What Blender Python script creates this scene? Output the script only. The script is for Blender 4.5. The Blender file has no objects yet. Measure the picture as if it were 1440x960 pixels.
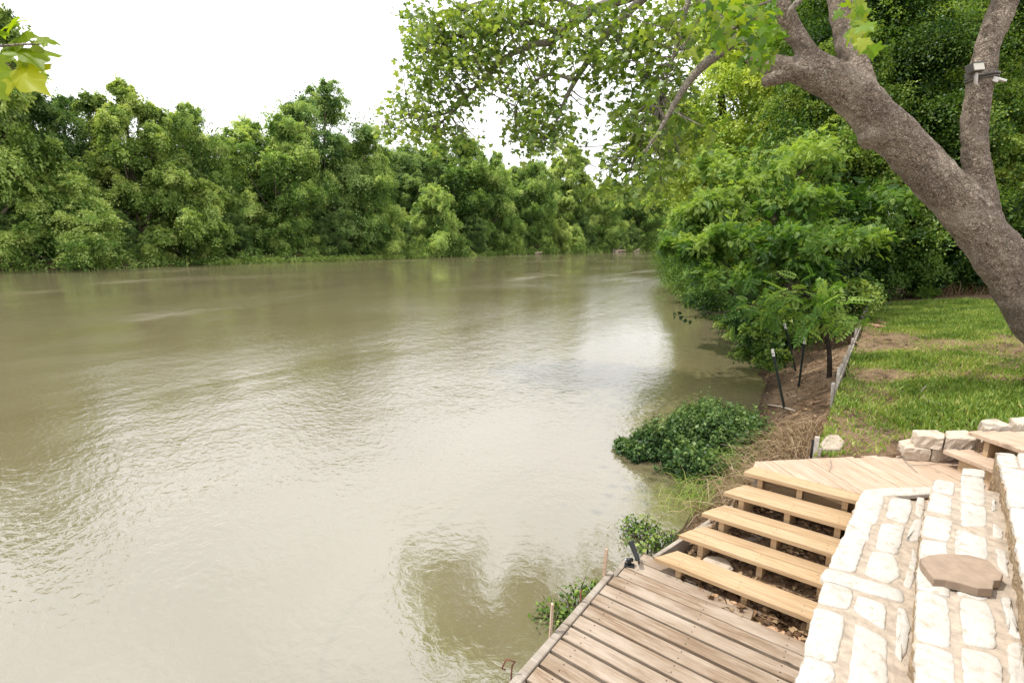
import bpy, math, random
import numpy as np
from mathutils import Vector, Matrix, noise as mnoise

rng = np.random.default_rng(7)
random.seed(7)
C = bpy.context.scene.collection
PI = math.pi
R = math.radians

# ------------------------------------------------------------------ frame
# X runs away from the river (boards of the dock), Y runs downstream along the bank, Z up, water at 0.
CAM = np.array([0.0, 0.0, 3.25])
PITCH = math.atan(140 / 700)
YAW = R(37)
FW = np.array([-math.sin(YAW), math.cos(YAW), 0.0])
RT = np.array([math.cos(YAW), math.sin(YAW), 0.0])


def ray(px, py):
    a = (px - 720) / 700
    b = (480 - py) / 700
    y = math.cos(PITCH) + b * math.sin(PITCH)
    z = -math.sin(PITCH) + b * math.cos(PITCH)
    return RT * a + FW * y + np.array([0, 0, z]), y


def G(px, py, z):
    """point of the level z seen in direction (px, py)"""
    r, y = ray(px, py)
    return CAM + r * ((z - CAM[2]) / r[2])


def W(px, py, dist):
    """point at horizontal forward distance dist"""
    r, y = ray(px, py)
    return CAM + r * (dist / y)


def loc(x, y):
    """old (right, forward) metres -> X, Y"""
    p = RT * x + FW * y
    return p[0], p[1]


# ------------------------------------------------------------------ tags
def tag(o, label=None, cat=None, group=None, kind=None):
    if label: o['label'] = label
    if cat: o['category'] = cat
    if group: o['group'] = group
    if kind: o['kind'] = kind
    return o


def empty(name, loc_, label, cat, group=None, rz=0):
    o = bpy.data.objects.new(name, None)
    o.location = loc_
    o.rotation_euler = (0, 0, rz)
    o.empty_display_size = .2
    C.objects.link(o)
    return tag(o, label, cat, group)


def link(name, me, mat=None, parent=None, smooth=False):
    o = bpy.data.objects.new(name, me)
    C.objects.link(o)
    if mat is not None:
        me.materials.append(mat)
    if parent is not None:
        o.parent = parent
        # vertices are given in world space: take the parent's place out again
        o.matrix_parent_inverse = Matrix.LocRotScale(parent.location, parent.rotation_euler, None).inverted()
    if smooth:
        me.polygons.foreach_set('use_smooth', [True] * len(me.polygons))
    return o


def quick(name, V, F, mat, parent=None, smooth=False, tint=None):
    me = bpy.data.meshes.new(name)
    me.from_pydata([tuple(map(float, v)) for v in V], [], F)
    if tint is not None:
        a = me.attributes.new('tint', 'FLOAT', 'FACE')
        a.data.foreach_set('value', np.array(tint, dtype=np.float32))
    me.update()
    return link(name, me, mat, parent, smooth)


class MB:
    """collects shapes into one mesh"""
    def __init__(s):
        s.V = []; s.F = []; s.T = []

    def add(s, V, F, t=None):
        n = len(s.V)
        s.V += [tuple(map(float, v)) for v in V]
        s.F += [tuple(i + n for i in f) for f in F]
        s.T += [random.random() if t is None else t] * len(F)

    def prism(s, poly, z0, z1, bev=0.004, t=None, M=None):
        """poly: list of (x,y) counter-clockwise; bevelled top edge"""
        k = len(poly)
        c = np.mean(np.array(poly), axis=0)
        P = [np.array(p) for p in poly]
        inn = []
        for i in range(k):
            a, b, d = P[i - 1], P[i], P[(i + 1) % k]
            e1 = (b - a) / (np.linalg.norm(b - a) + 1e-9)
            e2 = (d - b) / (np.linalg.norm(d - b) + 1e-9)
            n1 = np.array([-e1[1], e1[0]]); n2 = np.array([-e2[1], e2[0]])
            m = n1 + n2
            m /= max(.4, np.dot(m, m) / 2)
            inn.append(b + m * bev)
        V = [(p[0], p[1], z0) for p in P] + [(p[0], p[1], z1 - bev) for p in P] + [(p[0], p[1], z1) for p in inn]
        F = [tuple(range(k - 1, -1, -1))]
        for i in range(k):
            j = (i + 1) % k
            F.append((i, j, k + j, k + i))
            F.append((k + i, k + j, 2 * k + j, 2 * k + i))
        F.append(tuple(range(2 * k, 3 * k)))
        if M is not None:
            V = [M @ Vector(v) for v in V]
        s.add(V, F, t)

    def box(s, x0, x1, y0, y1, z0, z1, bev=.004, t=None, M=None):
        s.prism([(x0, y0), (x1, y0), (x1, y1), (x0, y1)], z0, z1, bev, t, M)

    def tube(s, pts, rad, n=10, cap=True, t=None, wob=0):
        pts = [np.array(p, float) for p in pts]
        if np.isscalar(rad): rad = [rad] * len(pts)
        V = []; F = []
        up = None
        for i, p in enumerate(pts):
            a = pts[max(i - 1, 0)]; b = pts[min(i + 1, len(pts) - 1)]
            d = (b - a) / (np.linalg.norm(b - a) + 1e-9)
            if up is None:
                up = np.array([0, 0, 1.]) if abs(d[2]) < .9 else np.array([1., 0, 0])
            x = np.cross(d, up); x /= np.linalg.norm(x) + 1e-9
            y = np.cross(x, d)
            up = y
            for k in range(n):
                an = 2 * PI * k / n
                r = rad[i] * (1 + (wob * (random.random() - .5) if wob else 0))
                V.append(p + (x * math.cos(an) + y * math.sin(an)) * r)
        for i in range(len(pts) - 1):
            for k in range(n):
                j = (k + 1) % n
                F.append((i * n + k, i * n + j, (i + 1) * n + j, (i + 1) * n + k))
        if cap:
            F.append(tuple(range(n - 1, -1, -1)))
            m = (len(pts) - 1) * n
            F.append(tuple(range(m, m + n)))
        s.add(V, F, t)

    def screws(s, pts, z, r=.0045):
        for x, y in pts:
            V = [(x + r * math.cos(2 * PI * k / 8), y + r * math.sin(2 * PI * k / 8), z + .0012) for k in range(8)]
            s.add(V, [tuple(range(8))], 2.0)

    def build(s, name, mat, parent=None, smooth=False):
        return quick(name, s.V, s.F, mat, parent, smooth, s.T)


def spline(pts, rad, k=6):
    """Catmull-Rom refinement of a polyline with radii"""
    P = [np.array(p, float) for p in pts]
    out = []; ro = []
    for i in range(len(P) - 1):
        p0 = P[max(i - 1, 0)]; p1 = P[i]; p2 = P[i + 1]; p3 = P[min(i + 2, len(P) - 1)]
        for j in range(k):
            t = j / k
            out.append(.5 * ((2 * p1) + (-p0 + p2) * t + (2 * p0 - 5 * p1 + 4 * p2 - p3) * t * t + (-p0 + 3 * p1 - 3 * p2 + p3) * t ** 3))
            ro.append(rad[i] * (1 - t) + rad[i + 1] * t)
    out.append(P[-1]); ro.append(rad[-1])
    return out, ro


# ------------------------------------------------------------------ materials
class NT:
    def __init__(s, name):
        s.m = bpy.data.materials.new(name)
        s.m.use_nodes = True
        s.t = s.m.node_tree
        s.t.nodes.clear()
        s.out = s.t.nodes.new('ShaderNodeOutputMaterial')

    def n(s, typ, **kw):
        nd = s.t.nodes.new('ShaderNode' + typ)
        for k, v in kw.items():
            if k.startswith('i_'):
                key = k[2:].replace('_', ' ')
                nd.inputs[key].default_value = v
            else:
                setattr(nd, k, v)
        return nd

    def l(s, a, b):
        s.t.links.new(a, b)

    def ramp(s, src, stops, interp='LINEAR'):
        r = s.n('ValToRGB')
        r.color_ramp.interpolation = interp
        e = r.color_ramp.elements
        while len(e) < len(stops): e.new(.5)
        for el, (p, c) in zip(e, stops):
            el.position = p
            el.color = (*c, 1) if len(c) == 3 else c
        s.l(src, r.inputs[0])
        return r.outputs[0]

    def noise(s, vec, scale, detail=4, rough=.55, dist=0):
        nd = s.n('TexNoise')
        nd.inputs['Scale'].default_value = scale
        nd.inputs['Detail'].default_value = detail
        nd.inputs['Roughness'].default_value = rough
        nd.inputs['Distortion'].default_value = dist
        if vec is not None: s.l(vec, nd.inputs['Vector'])
        return nd.outputs['Fac']

    def mapping(s, vec, scale=(1, 1, 1), rot=(0, 0, 0)):
        nd = s.n('Mapping')
        nd.inputs['Scale'].default_value = scale
        nd.inputs['Rotation'].default_value = rot
        s.l(vec, nd.inputs['Vector'])
        return nd.outputs[0]

    def math(s, op, a, b=None, c=None):
        nd = s.n('Math', operation=op)
        for i, v in enumerate((a, b, c)):
            if v is None: continue
            if isinstance(v, (int, float)): nd.inputs[i].default_value = v
            else: s.l(v, nd.inputs[i])
        return nd.outputs[0]

    def mix(s, fac, a, b, typ='MIX'):
        nd = s.n('Mix', data_type='RGBA', blend_type=typ)
        for i, v in ((0, fac), (6, a), (7, b)):
            if isinstance(v, (int, float)): nd.inputs[i].default_value = v
            elif isinstance(v, tuple): nd.inputs[i].default_value = (*v, 1)
            else: s.l(v, nd.inputs[i])
        return nd.outputs[2]

    def bump(s, h, strength=.5, dist=.01, normal=None):
        nd = s.n('Bump')
        nd.inputs['Strength'].default_value = strength
        nd.inputs['Distance'].default_value = dist
        s.l(h, nd.inputs['Height'])
        if normal is not None: s.l(normal, nd.inputs['Normal'])
        return nd.outputs[0]

    def principled(s, col, rough=.7, normal=None, spec=.3, **kw):
        p = s.n('BsdfPrincipled')
        if isinstance(col, tuple): p.inputs['Base Color'].default_value = (*col, 1)
        else: s.l(col, p.inputs['Base Color'])
        if isinstance(rough, (int, float)): p.inputs['Roughness'].default_value = rough
        else: s.l(rough, p.inputs['Roughness'])
        p.inputs['Specular IOR Level'].default_value = spec
        if normal is not None: s.l(normal, p.inputs['Normal'])
        for k, v in kw.items(): p.inputs[k.replace('_', ' ')].default_value = v
        s.l(p.outputs[0], s.out.inputs[0])
        return s.m


def m_leaf(name, dark, mid, light, trans=.35, gloss=.05):
    n = NT(name)
    at = n.n('Attribute', attribute_name='tint').outputs['Fac']
    oi = n.n('ObjectInfo').outputs['Random']
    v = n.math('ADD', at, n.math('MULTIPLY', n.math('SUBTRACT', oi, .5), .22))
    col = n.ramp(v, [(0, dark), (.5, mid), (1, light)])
    d = n.n('BsdfDiffuse'); n.l(col, d.inputs[0])
    t = n.n('BsdfTranslucent')
    tc = n.mix(1.0, col, (1.05, 1.0, .45), 'MULTIPLY'); n.l(tc, t.inputs[0])
    a = n.n('MixShader'); a.inputs[0].default_value = trans
    n.l(d.outputs[0], a.inputs[1]); n.l(t.outputs[0], a.inputs[2])
    g = n.n('BsdfGlossy'); g.inputs['Roughness'].default_value = .45
    g.inputs[0].default_value = (1, 1, 1, 1)
    b = n.n('MixShader'); b.inputs[0].default_value = gloss
    n.l(a.outputs[0], b.inputs[1]); n.l(g.outputs[0], b.inputs[2])
    n.l(b.outputs[0], n.out.inputs[0])
    return n.m


def m_wood(name, base, dark, pale, rough=.75, weather=.5, grain=1.0):
    """grain runs along local X"""
    n = NT(name)
    tc = n.n('TexCoord').outputs['Object']
    at = n.n('Attribute', attribute_name='tint').outputs['Fac']
    off = n.n('CombineXYZ'); n.l(n.math('MULTIPLY', at, 37.0), off.inputs[0]); n.l(n.math('MULTIPLY', at, 11.0), off.inputs[1])
    va = n.n('VectorMath', operation='ADD'); n.l(tc, va.inputs[0]); n.l(off.outputs[0], va.inputs[1])
    v = va.outputs[0]
    g1 = n.noise(n.mapping(v, (1.6, 26, 26)), 1.6, 6, .6, 1.2)
    g2 = n.noise(n.mapping(v, (3, 130, 130)), 1.2, 4, .6)
    blot = n.noise(n.mapping(v, (1.3, 3.2, 3)), 1.3, 5, .6)
    wv = n.n('TexWave', wave_type='BANDS', bands_direction='Y')
    wv.inputs['Scale'].default_value = 9 * grain; wv.inputs['Distortion'].default_value = 9
    wv.inputs['Detail'].default_value = 3; wv.inputs['Detail Scale'].default_value = .8
    n.l(n.mapping(v, (.35, 1.6, 1.6)), wv.inputs['Vector'])
    c = n.ramp(g1, [(.3, dark), (.52, base), (.75, pale)])
    c = n.mix(n.math('MULTIPLY', wv.outputs['Fac'], .22), c, dark)
    c = n.mix(n.math('MULTIPLY', n.ramp(blot, [(.42, (0, 0, 0)), (.66, (1, 1, 1))]), weather), c, pale)
    c = n.mix(n.ramp(g2, [(.30, (.7, .7, .7)), (.42, (0, 0, 0))]), c, tuple(x * .6 for x in dark))
    # per-board difference
    c = n.mix(n.math('MULTIPLY', at, .30), c, tuple(x * .62 for x in base))
    c = n.mix(n.math('GREATER_THAN', at, 1.5), c, (.035, .03, .027))
    # knots
    vo = n.n('TexVoronoi', feature='F1'); vo.inputs['Scale'].default_value = 1.0
    n.l(n.mapping(v, (2.2, 7.5, 7.5)), vo.inputs['Vector'])
    kn = n.ramp(vo.outputs['Distance'], [(.03, (1, 1, 1)), (.1, (0, 0, 0))])
    c = n.mix(n.math('MULTIPLY', kn, .75), c, tuple(x * .4 for x in dark))
    h = n.math('ADD', g2, n.math('MULTIPLY', g1, .7))
    return n.principled(c, rough, n.bump(h, .45, .004), .25)


def m_ground():
    n = NT('bank_soil')
    geo = n.n('NewGeometry')
    P = geo.outputs['Position']
    big = n.noise(P, .9, 5, .6)
    med = n.noise(P, 6, 6, .65)
    fine = n.noise(P, 45, 4, .6)
    soil = n.ramp(med, [(.3, (.06, .037, .022)), (.5, (.145, .090, .054)), (.72, (.27, .185, .115))])
    dry = n.ramp(fine, [(.35, (.12, .076, .044)), (.6, (.31, .22, .14)), (.75, (.44, .335, .225))])
    c = n.mix(n.ramp(big, [(.4, (0, 0, 0)), (.62, (1, 1, 1))]), soil, dry)
    vo = n.n('TexVoronoi'); vo.inputs['Scale'].default_value = 26; n.l(P, vo.inputs['Vector'])
    c = n.mix(n.ramp(vo.outputs['Distance'], [(.06, (.7, .7, .7)), (.22, (0, 0, 0))]), c, (.45, .36, .26))
    sx = n.n('SeparateXYZ'); n.l(P, sx.inputs[0])
    wet_shade = n.ramp(sx.outputs['Z'], [(0.0, (1, 1, 1)), (.25, (0, 0, 0))])
    c = n.mix(n.math('MULTIPLY', wet_shade, .85), c, (.040, .029, .018))  # wet soil near the water, darkened further to stand in for shade under the dock
    # lawn side: thin green cast of clover and roots
    gm = n.math('MULTIPLY', n.ramp(sx.outputs['X'], [(0.0, (0, 0, 0)), (.02, (1, 1, 1))]), .0)
    h = n.math('ADD', n.math('MULTIPLY', med, 1.0), n.math('MULTIPLY', fine, .5))
    return n.principled(c, .95, n.bump(h, .9, .05), .1)


def m_water():
    n = NT('muddy_water')
    P = n.n('NewGeometry').outputs['Position']
    # ripples, slightly stretched across the stream
    a = n.noise(n.mapping(P, (1, 1.35, 1), (0, 0, R(35))), 7.5, 3, .55, .4)
    b = n.noise(n.mapping(P, (1, 1.25, 1), (0, 0, R(20))), 1.9, 3, .5, .3)
    c = n.noise(n.mapping(P, (1, .5, 1)), .32, 3, .5, .5)
    patch = n.noise(n.mapping(P, (1, .33, 1)), .085, 4, .6, .8)
    pf = n.ramp(patch, [(.40, (.25, .25, .25)), (.53, (.7, .7, .7)), (.62, (1.6, 1.6, 1.6))])
    h = n.math('ADD', n.math('MULTIPLY', n.math('MULTIPLY', a, .008), pf), n.math('ADD', n.math('MULTIPLY', n.math('MULTIPLY', b, .010), pf), n.math('MULTIPLY', c, .028)))
    nrm = n.bump(h, 1.0, 1.0)
    silt = n.noise(n.mapping(P, (1, .5, 1)), .16, 4, .6, 1.0)
    col = n.ramp(silt, [(.3, (.146, .122, .066)), (.7, (.170, .146, .086))])
    st = n.noise(n.mapping(P, (1, .55, 1), (0, 0, R(-25))), .11, 6, .65, .6)
    rough = n.math('ADD', .035, n.math('MULTIPLY', n.ramp(st, [(.52, (0, 0, 0)), (.72, (1, 1, 1))]), .24))
    return n.principled(col, rough, nrm, .5, IOR=2.9)


def m_stone(name, tone):
    n = NT(name)
    P = n.n('TexCoord').outputs['Object']
    at = n.n('Attribute', attribute_name='tint').outputs['Fac']
    a = n.noise(P, 5, 6, .6); f = n.noise(P, 60, 4, .6); s = n.noise(P, 13, 6, .7, .6)
    c = n.ramp(a, [(.3, tuple(x * .86 for x in tone)), (.6, tone)])
    c = n.mix(n.ramp(s, [(.52, (0, 0, 0)), (.68, (.85, .85, .85))]), c, tuple(x * y for x, y in zip(tone, (.60, .51, .40))))
    s2 = n.noise(P, 30, 5, .7, .4)
    c = n.mix(n.math('MULTIPLY', n.ramp(s2, [(.66, (0, 0, 0)), (.71, (1, 1, 1))]), .75), c, tuple(x * .3 for x in tone))
    c = n.mix(n.math('MULTIPLY', at, .22), c, tuple(x * y for x, y in zip(tone, (.80, .74, .64))))
    h = n.math('ADD', n.math('MULTIPLY', a, 1.0), n.math('MULTIPLY', f, .35))
    return n.principled(c, .9, n.bump(h, .8, .02), .2)


def m_plain(name, col, rough=.6, var=.25, scale=30, metallic=0, bump=.3, dist=.003):
    n = NT(name)
    P = n.n('TexCoord').outputs['Object']
    a = n.noise(P, scale, 5, .6)
    c = n.ramp(a, [(.3, tuple(x * (1 - var) for x in col)), (.7, tuple(min(1, x * (1 + var)) for x in col))])
    return n.principled(c, rough, n.bump(a, bump, dist), .35, Metallic=metallic)


def m_bark(name, dark, mid, pale, scale=1.0, speck=.6):
    n = NT(name)
    P = n.n('TexCoord').outputs['Object']
    big = n.noise(P, 1.6 * scale, 5, .6)
    fine = n.noise(P, 24 * scale, 5, .65)
    vo = n.n('TexVoronoi', feature='DISTANCE_TO_EDGE'); vo.inputs['Scale'].default_value = 60 * scale
    va = n.n('VectorMath', operation='ADD'); n.l(P, va.inputs[0])
    nt = n.n('TexNoise'); nt.inputs['Scale'].default_value = 9 * scale; n.l(P, nt.inputs['Vector'])
    sc = n.n('VectorMath', operation='SCALE'); sc.inputs['Scale'].default_value = .12; n.l(nt.outputs['Color'], sc.inputs[0])
    n.l(sc.outputs[0], va.inputs[1])
    ax_ = Vector((.76, .62, -.62)).normalized(); b1 = ax_.orthogonal().normalized(); b2 = ax_.cross(b1)
    cx = n.n('CombineXYZ')
    for i_, (v_, k_) in enumerate(((b1, 1.0), (b2, 1.0), (ax_, .28))):
        dt = n.n('VectorMath', operation='DOT_PRODUCT'); n.l(va.outputs[0], dt.inputs[0]); dt.inputs[1].default_value = v_ * k_
        n.l(dt.outputs['Value'], cx.inputs[i_])
    n.l(cx.outputs[0], vo.inputs['Vector'])
    fur = n.noise(cx.outputs[0], 17 * scale, 6, .65, .5)
    crack = n.ramp(vo.outputs['Distance'], [(.0, (0, 0, 0)), (.10, (1, 1, 1))])
    c = n.ramp(fine, [(.3, dark), (.5, mid), (.72, pale)])
    c = n.mix(n.ramp(big, [(.42, (0, 0, 0)), (.64, (.65, .65, .65))]), c, tuple(x * .55 for x in mid))
    c = n.mix(n.math('MULTIPLY', n.math('SUBTRACT', 1.0, crack), .55), c, tuple(x * .5 for x in dark))
    sp = n.noise(P, 55 * scale, 3, .7)
    c = n.mix(n.math('MULTIPLY', n.ramp(sp, [(.57, (0, 0, 0)), (.63, (1, 1, 1))]), speck), c, (.66, .61, .54))
    pp = n.noise(P, 3.4 * scale, 5, .65, .7)
    c = n.mix(n.math('MULTIPLY', n.ramp(pp, [(.64, (0, 0, 0)), (.68, (1, 1, 1))]), speck), c, (.42, .33, .23))
    c = n.mix(n.ramp(fur, [(.30, (.8, .8, .8)), (.46, (0, 0, 0))]), c, tuple(x * .6 for x in dark))
    pl = n.noise(P, 2.3 * scale, 4, .6, .4)
    c = n.mix(n.ramp(pl, [(.50, (0, 0, 0)), (.66, (.6, .6, .6))]), c, pale)
    h = n.math('ADD', n.math('ADD', n.math('MULTIPLY', crack, .7), n.math('MULTIPLY', fine, .8)), n.math('MULTIPLY', fur, 2.2))
    return n.principled(c, .9, n.bump(h, 1.0, .035), .15)


M = {}
M['soil'] = m_ground()
M['water'] = m_water()
M['far_leaf'] = m_leaf('far_foliage', (.055, .125, .028), (.25, .41, .095), (.60, .72, .25), .46, .015)
M['far_leaf_dark'] = m_leaf('far_foliage_dark', (.035, .090, .030), (.155, .28, .085), (.40, .53, .19), .44, .015)
M['far_leaf_yellow'] = m_leaf('far_foliage_pale', (.08, .15, .030), (.31, .45, .105), (.64, .74, .27), .46, .015)
M['near_leaf'] = m_leaf('bank_foliage', (.016, .055, .008), (.12, .225, .032), (.40, .50, .11), .48, .02)
M['near_leaf_yellow'] = m_leaf('bank_foliage_sunny', (.09, .18, .02), (.30, .45, .06), (.60, .70, .15), .5, .02)
M['near_leaf_dark'] = m_leaf('hedge_foliage', (.012, .036, .007), (.048, .115, .018), (.16, .26, .045), .40, .015)
M['syc_leaf'] = m_leaf('sycamore_foliage', (.035, .085, .012), (.14, .235, .035), (.36, .46, .10), .54, .03)
M['syc_leaf_near'] = m_leaf('sycamore_leaf', (.045, .12, .010), (.14, .27, .018), (.34, .42, .03), .55, .025)
M['pinnate'] = m_leaf('pinnate_leaf', (.026, .085, .012), (.125, .26, .036), (.38, .53, .11), .5, .02)
M['bush'] = m_leaf('bush_leaf', (.010, .036, .008), (.06, .13, .030), (.24, .33, .095), .38, .02)
M['grass'] = m_leaf('lawn_blade', (.08, .15, .022), (.23, .35, .055), (.54, .53, .18), .42, .02)
M['leaf_bright'] = m_leaf('backlit_leaf', (.10, .19, .008), (.26, .38, .012), (.50, .54, .03), .72, .015)
M['straw'] = m_leaf('dry_blade', (.09, .05, .025), (.23, .15, .08), (.46, .355, .22), .25, .03)
M['litter'] = m_leaf('dead_leaf', (.06, .035, .02), (.20, .12, .065), (.48, .34, .20), .1, .02)
M['dock_wood'] = m_wood('weathered_pine', (.285, .207, .143), (.160, .107, .066), (.46, .39, .32), .85, .7)
M['deck_wood'] = m_wood('worn_decking', (.48, .345, .245), (.31, .21, .14), (.58, .48, .385), .8, .5)
M['new_wood'] = m_wood('treated_pine', (.48, .335, .195), (.33, .205, .105), (.56, .44, .30), .7, .35)
M['grey_wood'] = m_wood('grey_timber', (.30, .25, .20), (.15, .12, .09), (.46, .42, .37), .9, .5)
M['stone'] = m_stone('limestone', (.51, .48, .44))
M['block'] = m_stone('rough_block', (.54, .455, .365))
M['mortar'] = m_plain('mortar', (.37, .305, .24), .95, .28, 16, 0, .9, .02)
M['riser'] = m_plain('rough_riser', (.36, .26, .16), .95, .45, 24, 0, 1.0, .04)
M['flag'] = m_plain('brown_sandstone', (.28, .208, .152), .9, .16, 14, 0, .4, .006)
M['bark'] = m_bark('sycamore_bark', (.16, .118, .086), (.37, .288, .218), (.56, .47, .38), 1.0, .75)
M['pale_bark'] = m_bark('pale_bark', (.36, .31, .24), (.48, .42, .34), (.60, .55, .47), 1.0, .15)
M['dark_bark'] = m_bark('dark_bark', (.035, .026, .018), (.075, .056, .040), (.13, .10, .075), 1.0, .1)
M['far_bark'] = m_plain('far_bark', (.15, .12, .09), .9, .4, 3)
M['black'] = m_plain('black_plastic', (.018, .018, .020), .35, .2, 40)
M['steel'] = m_plain('dull_steel', (.45, .45, .46), .4, .2, 60, .7)
M['post_green'] = m_plain('dark_post_paint', (.018, .026, .02), .5, .3, 40)
M['post_white'] = m_plain('white_post_tip', (.68, .66, .63), .55, .15, 40)
M['fence_pale'] = m_plain('pale_stake', (.44, .40, .355), .8, .25, 25)
M['rust'] = m_plain('rusty_steel', (.16, .06, .04), .85, .4, 60)
M['lamp_body'] = m_plain('lamp_body', (.10, .09, .08), .5, .2, 30)
M['lamp_glass'] = m_plain('lamp_glass', (.62, .60, .50), .25, .06, 20, 0, .05)
M['brick'] = m_plain('red_brick', (.36, .20, .14), .9, .3, 20)
M['chip'] = m_plain('bark_chip', (.44, .27, .16), .9, .35, 30)
M['twig'] = m_plain('dry_twig', (.50, .42, .33), .85, .25, 40)
M['drift'] = m_plain('driftwood', (.36, .28, .21), .9, .3, 4)

# ------------------------------------------------------------------ terrain
SH = [(-60, -1.6), (3, -1.75), (6, -1.7), (8, -1.65), (12, -2.1), (15, -3.0), (20, -4.6), (30, -8.2), (60, -17), (92, -24), (140, -24), (200, -10), (300, 30), (600, 90)]


def shore(v):
    return np.interp(v, [a for a, b in SH], [b for a, b in SH])


def deck_line(u):           # far edge of the upper deck
    return 5.37 + (u + .89) * .955


def ground_z(u, v):
    u = np.asarray(u, float); v = np.asarray(v, float)
    us = shore(v)
    edge = np.where(v < 24, -.42, np.minimum(us + 4.5, -.42 + 0 * v))
    edge = np.maximum(edge, us + 1.0)
    t = np.clip((u - us) / (edge - .04 - us), 0, 1)
    bank = -.12 + .87 * (t ** .85)
    lawn = 1.0 + .13 * np.clip(u + .1, 0, 2.2) + .006 * np.clip(v - 9, 0, 40)
    z = np.where(u > edge, lawn, bank)
    z = np.where(u < us, np.maximum(-.05 - .5 * (us - u), -1.5), z)
    # under the stairs, the upper deck and the stone steps
    soil = np.clip(.285 + .38 * (v - 3.85), .055, .80)  # kept above the water so the gaps between dock boards look dark
    leftfall = np.clip((u + 1.62 - .1 * (v - 4)) / .45, 0, 1)
    soil = soil * leftfall + (-.2) * (1 - leftfall)
    inside = (v < deck_line(u) - .12) & (v < 11)
    w = np.clip((v - (deck_line(np.minimum(u, -.3)) - .55)) / .5, 0, 1)
    z2 = np.where(u < -.42, soil * (1 - w) + z * w, np.minimum(soil, .80))
    z = np.where(inside, np.where(u < -.42, z2, np.minimum(soil, .80)), z)
    z = np.where((u > -.42) & (v < deck_line(u) - .12) & (v < 11), np.minimum(soil, .80), z)
    return z


def bump_noise(u, v):
    return mnoise.noise(Vector((u * 1.7, v * 1.7, 0))) * .045 + mnoise.noise(Vector((u * 5.5, v * 5.5, 3))) * .022


def gz(u, v):
    return float(ground_z(u, v)) + bump_noise(u, v)


def hit(px, py):
    """where the line of sight meets the ground"""
    r, y = ray(px, py)
    s = 1.0
    while s < 60:
        p = CAM + r * s
        if p[2] < gz(p[0], p[1]): break
        s += .02
    return p


us_ = np.concatenate([-np.geomspace(60, 5.05, 18), np.arange(-5, 4, .07), np.geomspace(4.05, 420, 40)])
vs_ = np.concatenate([np.linspace(-60, 1, 20), np.arange(1.3, 12, .07), np.arange(12, 26, .14), np.geomspace(26.3, 600, 70)])
V = []
for v in vs_:
    zz = ground_z(us_, np.full_like(us_, v))
    for u, z in zip(us_, zz):
        V.append((u, v, z + (bump_noise(u, v) if (-6 < u < 12 and v < 40) else 0)))
nu = len(us_)
F = [(j * nu + i, j * nu + i + 1, (j + 1) * nu + i + 1, (j + 1) * nu + i) for j in range(len(vs_) - 1) for i in range(nu - 1)]
tag(quick('ground', V, F, M['soil'], None, True), 'brown soil bank and lawn ground along the river', None, None, 'structure')

# water
tag(quick('water', [(-500, -200, 0), (200, -200, 0), (200, 700, 0), (-500, 700, 0)], [(0, 1, 2, 3)], M['water']), 'muddy olive brown river', None, None, 'structure')

# far bank: its shoreline, then land behind it
FB = [(-200, -86), (-40, -86), (5, -85), (20, -79.5), (45, -81), (75, -80.5), (112, -79), (150, -73), (178, -64), (198, -45), (212, -15), (222, 30), (235, 120), (260, 300)]   # (v, u)
fb = [np.array([u, v]) for v, u in FB]
fbx, _ = spline([(p[0], p[1], 0) for p in fb], [0] * len(fb), 8)
fbp = [p[:2] for p in fbx]
V = []; F = []
offs = [(-3, -1.0), (-.4, -.12), (.2, .25), (1.5, .75), (5, 1.6), (25, 3), (120, 5), (500, 9)]
for i, p in enumerate(fbp):
    a = fbp[max(i - 1, 0)]; b = fbp[min(i + 1, len(fbp) - 1)]
    d = (b - a) / np.linalg.norm(b - a)
    nrm = np.array([-d[1], d[0]])
    for o, z in offs:
        w = (mnoise.noise(Vector((p[0] * .15, p[1] * .15, o))) * .8 if o < 10 else 0)
        q = p + nrm * (o + w)
        V.append((q[0], q[1], z + .15 * mnoise.noise(Vector((q[0], q[1], 1)))))
k = len(offs)
for i in range(len(fbp) - 1):
    for j in range(k - 1):
        F.append((i * k + j, (i + 1) * k + j, (i + 1) * k + j + 1, i * k + j + 1))
tag(quick('far_bank', V, F, M['soil'], None, True), 'far river bank under the trees', None, None, 'structure')


def far_shore(px, back=0):
    """point of the far shoreline under picture column px, moved back along the line of sight"""
    r, y = ray(px, 360)
    d = np.array([r[0], r[1]]); d /= np.linalg.norm(d)
    best = None
    for i in range(len(fbp) - 1):
        a, b = fbp[i], fbp[i + 1]
        e = b - a
        den = d[0] * e[1] - d[1] * e[0]
        if abs(den) < 1e-6: continue
        s = (a[0] * e[1] - a[1] * e[0]) / den
        t = (a[0] * d[1] - a[1] * d[0]) / den
        if s > 0 and 0 <= t <= 1 and (best is None or s < best): best = s
    return d * (best + back)


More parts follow.
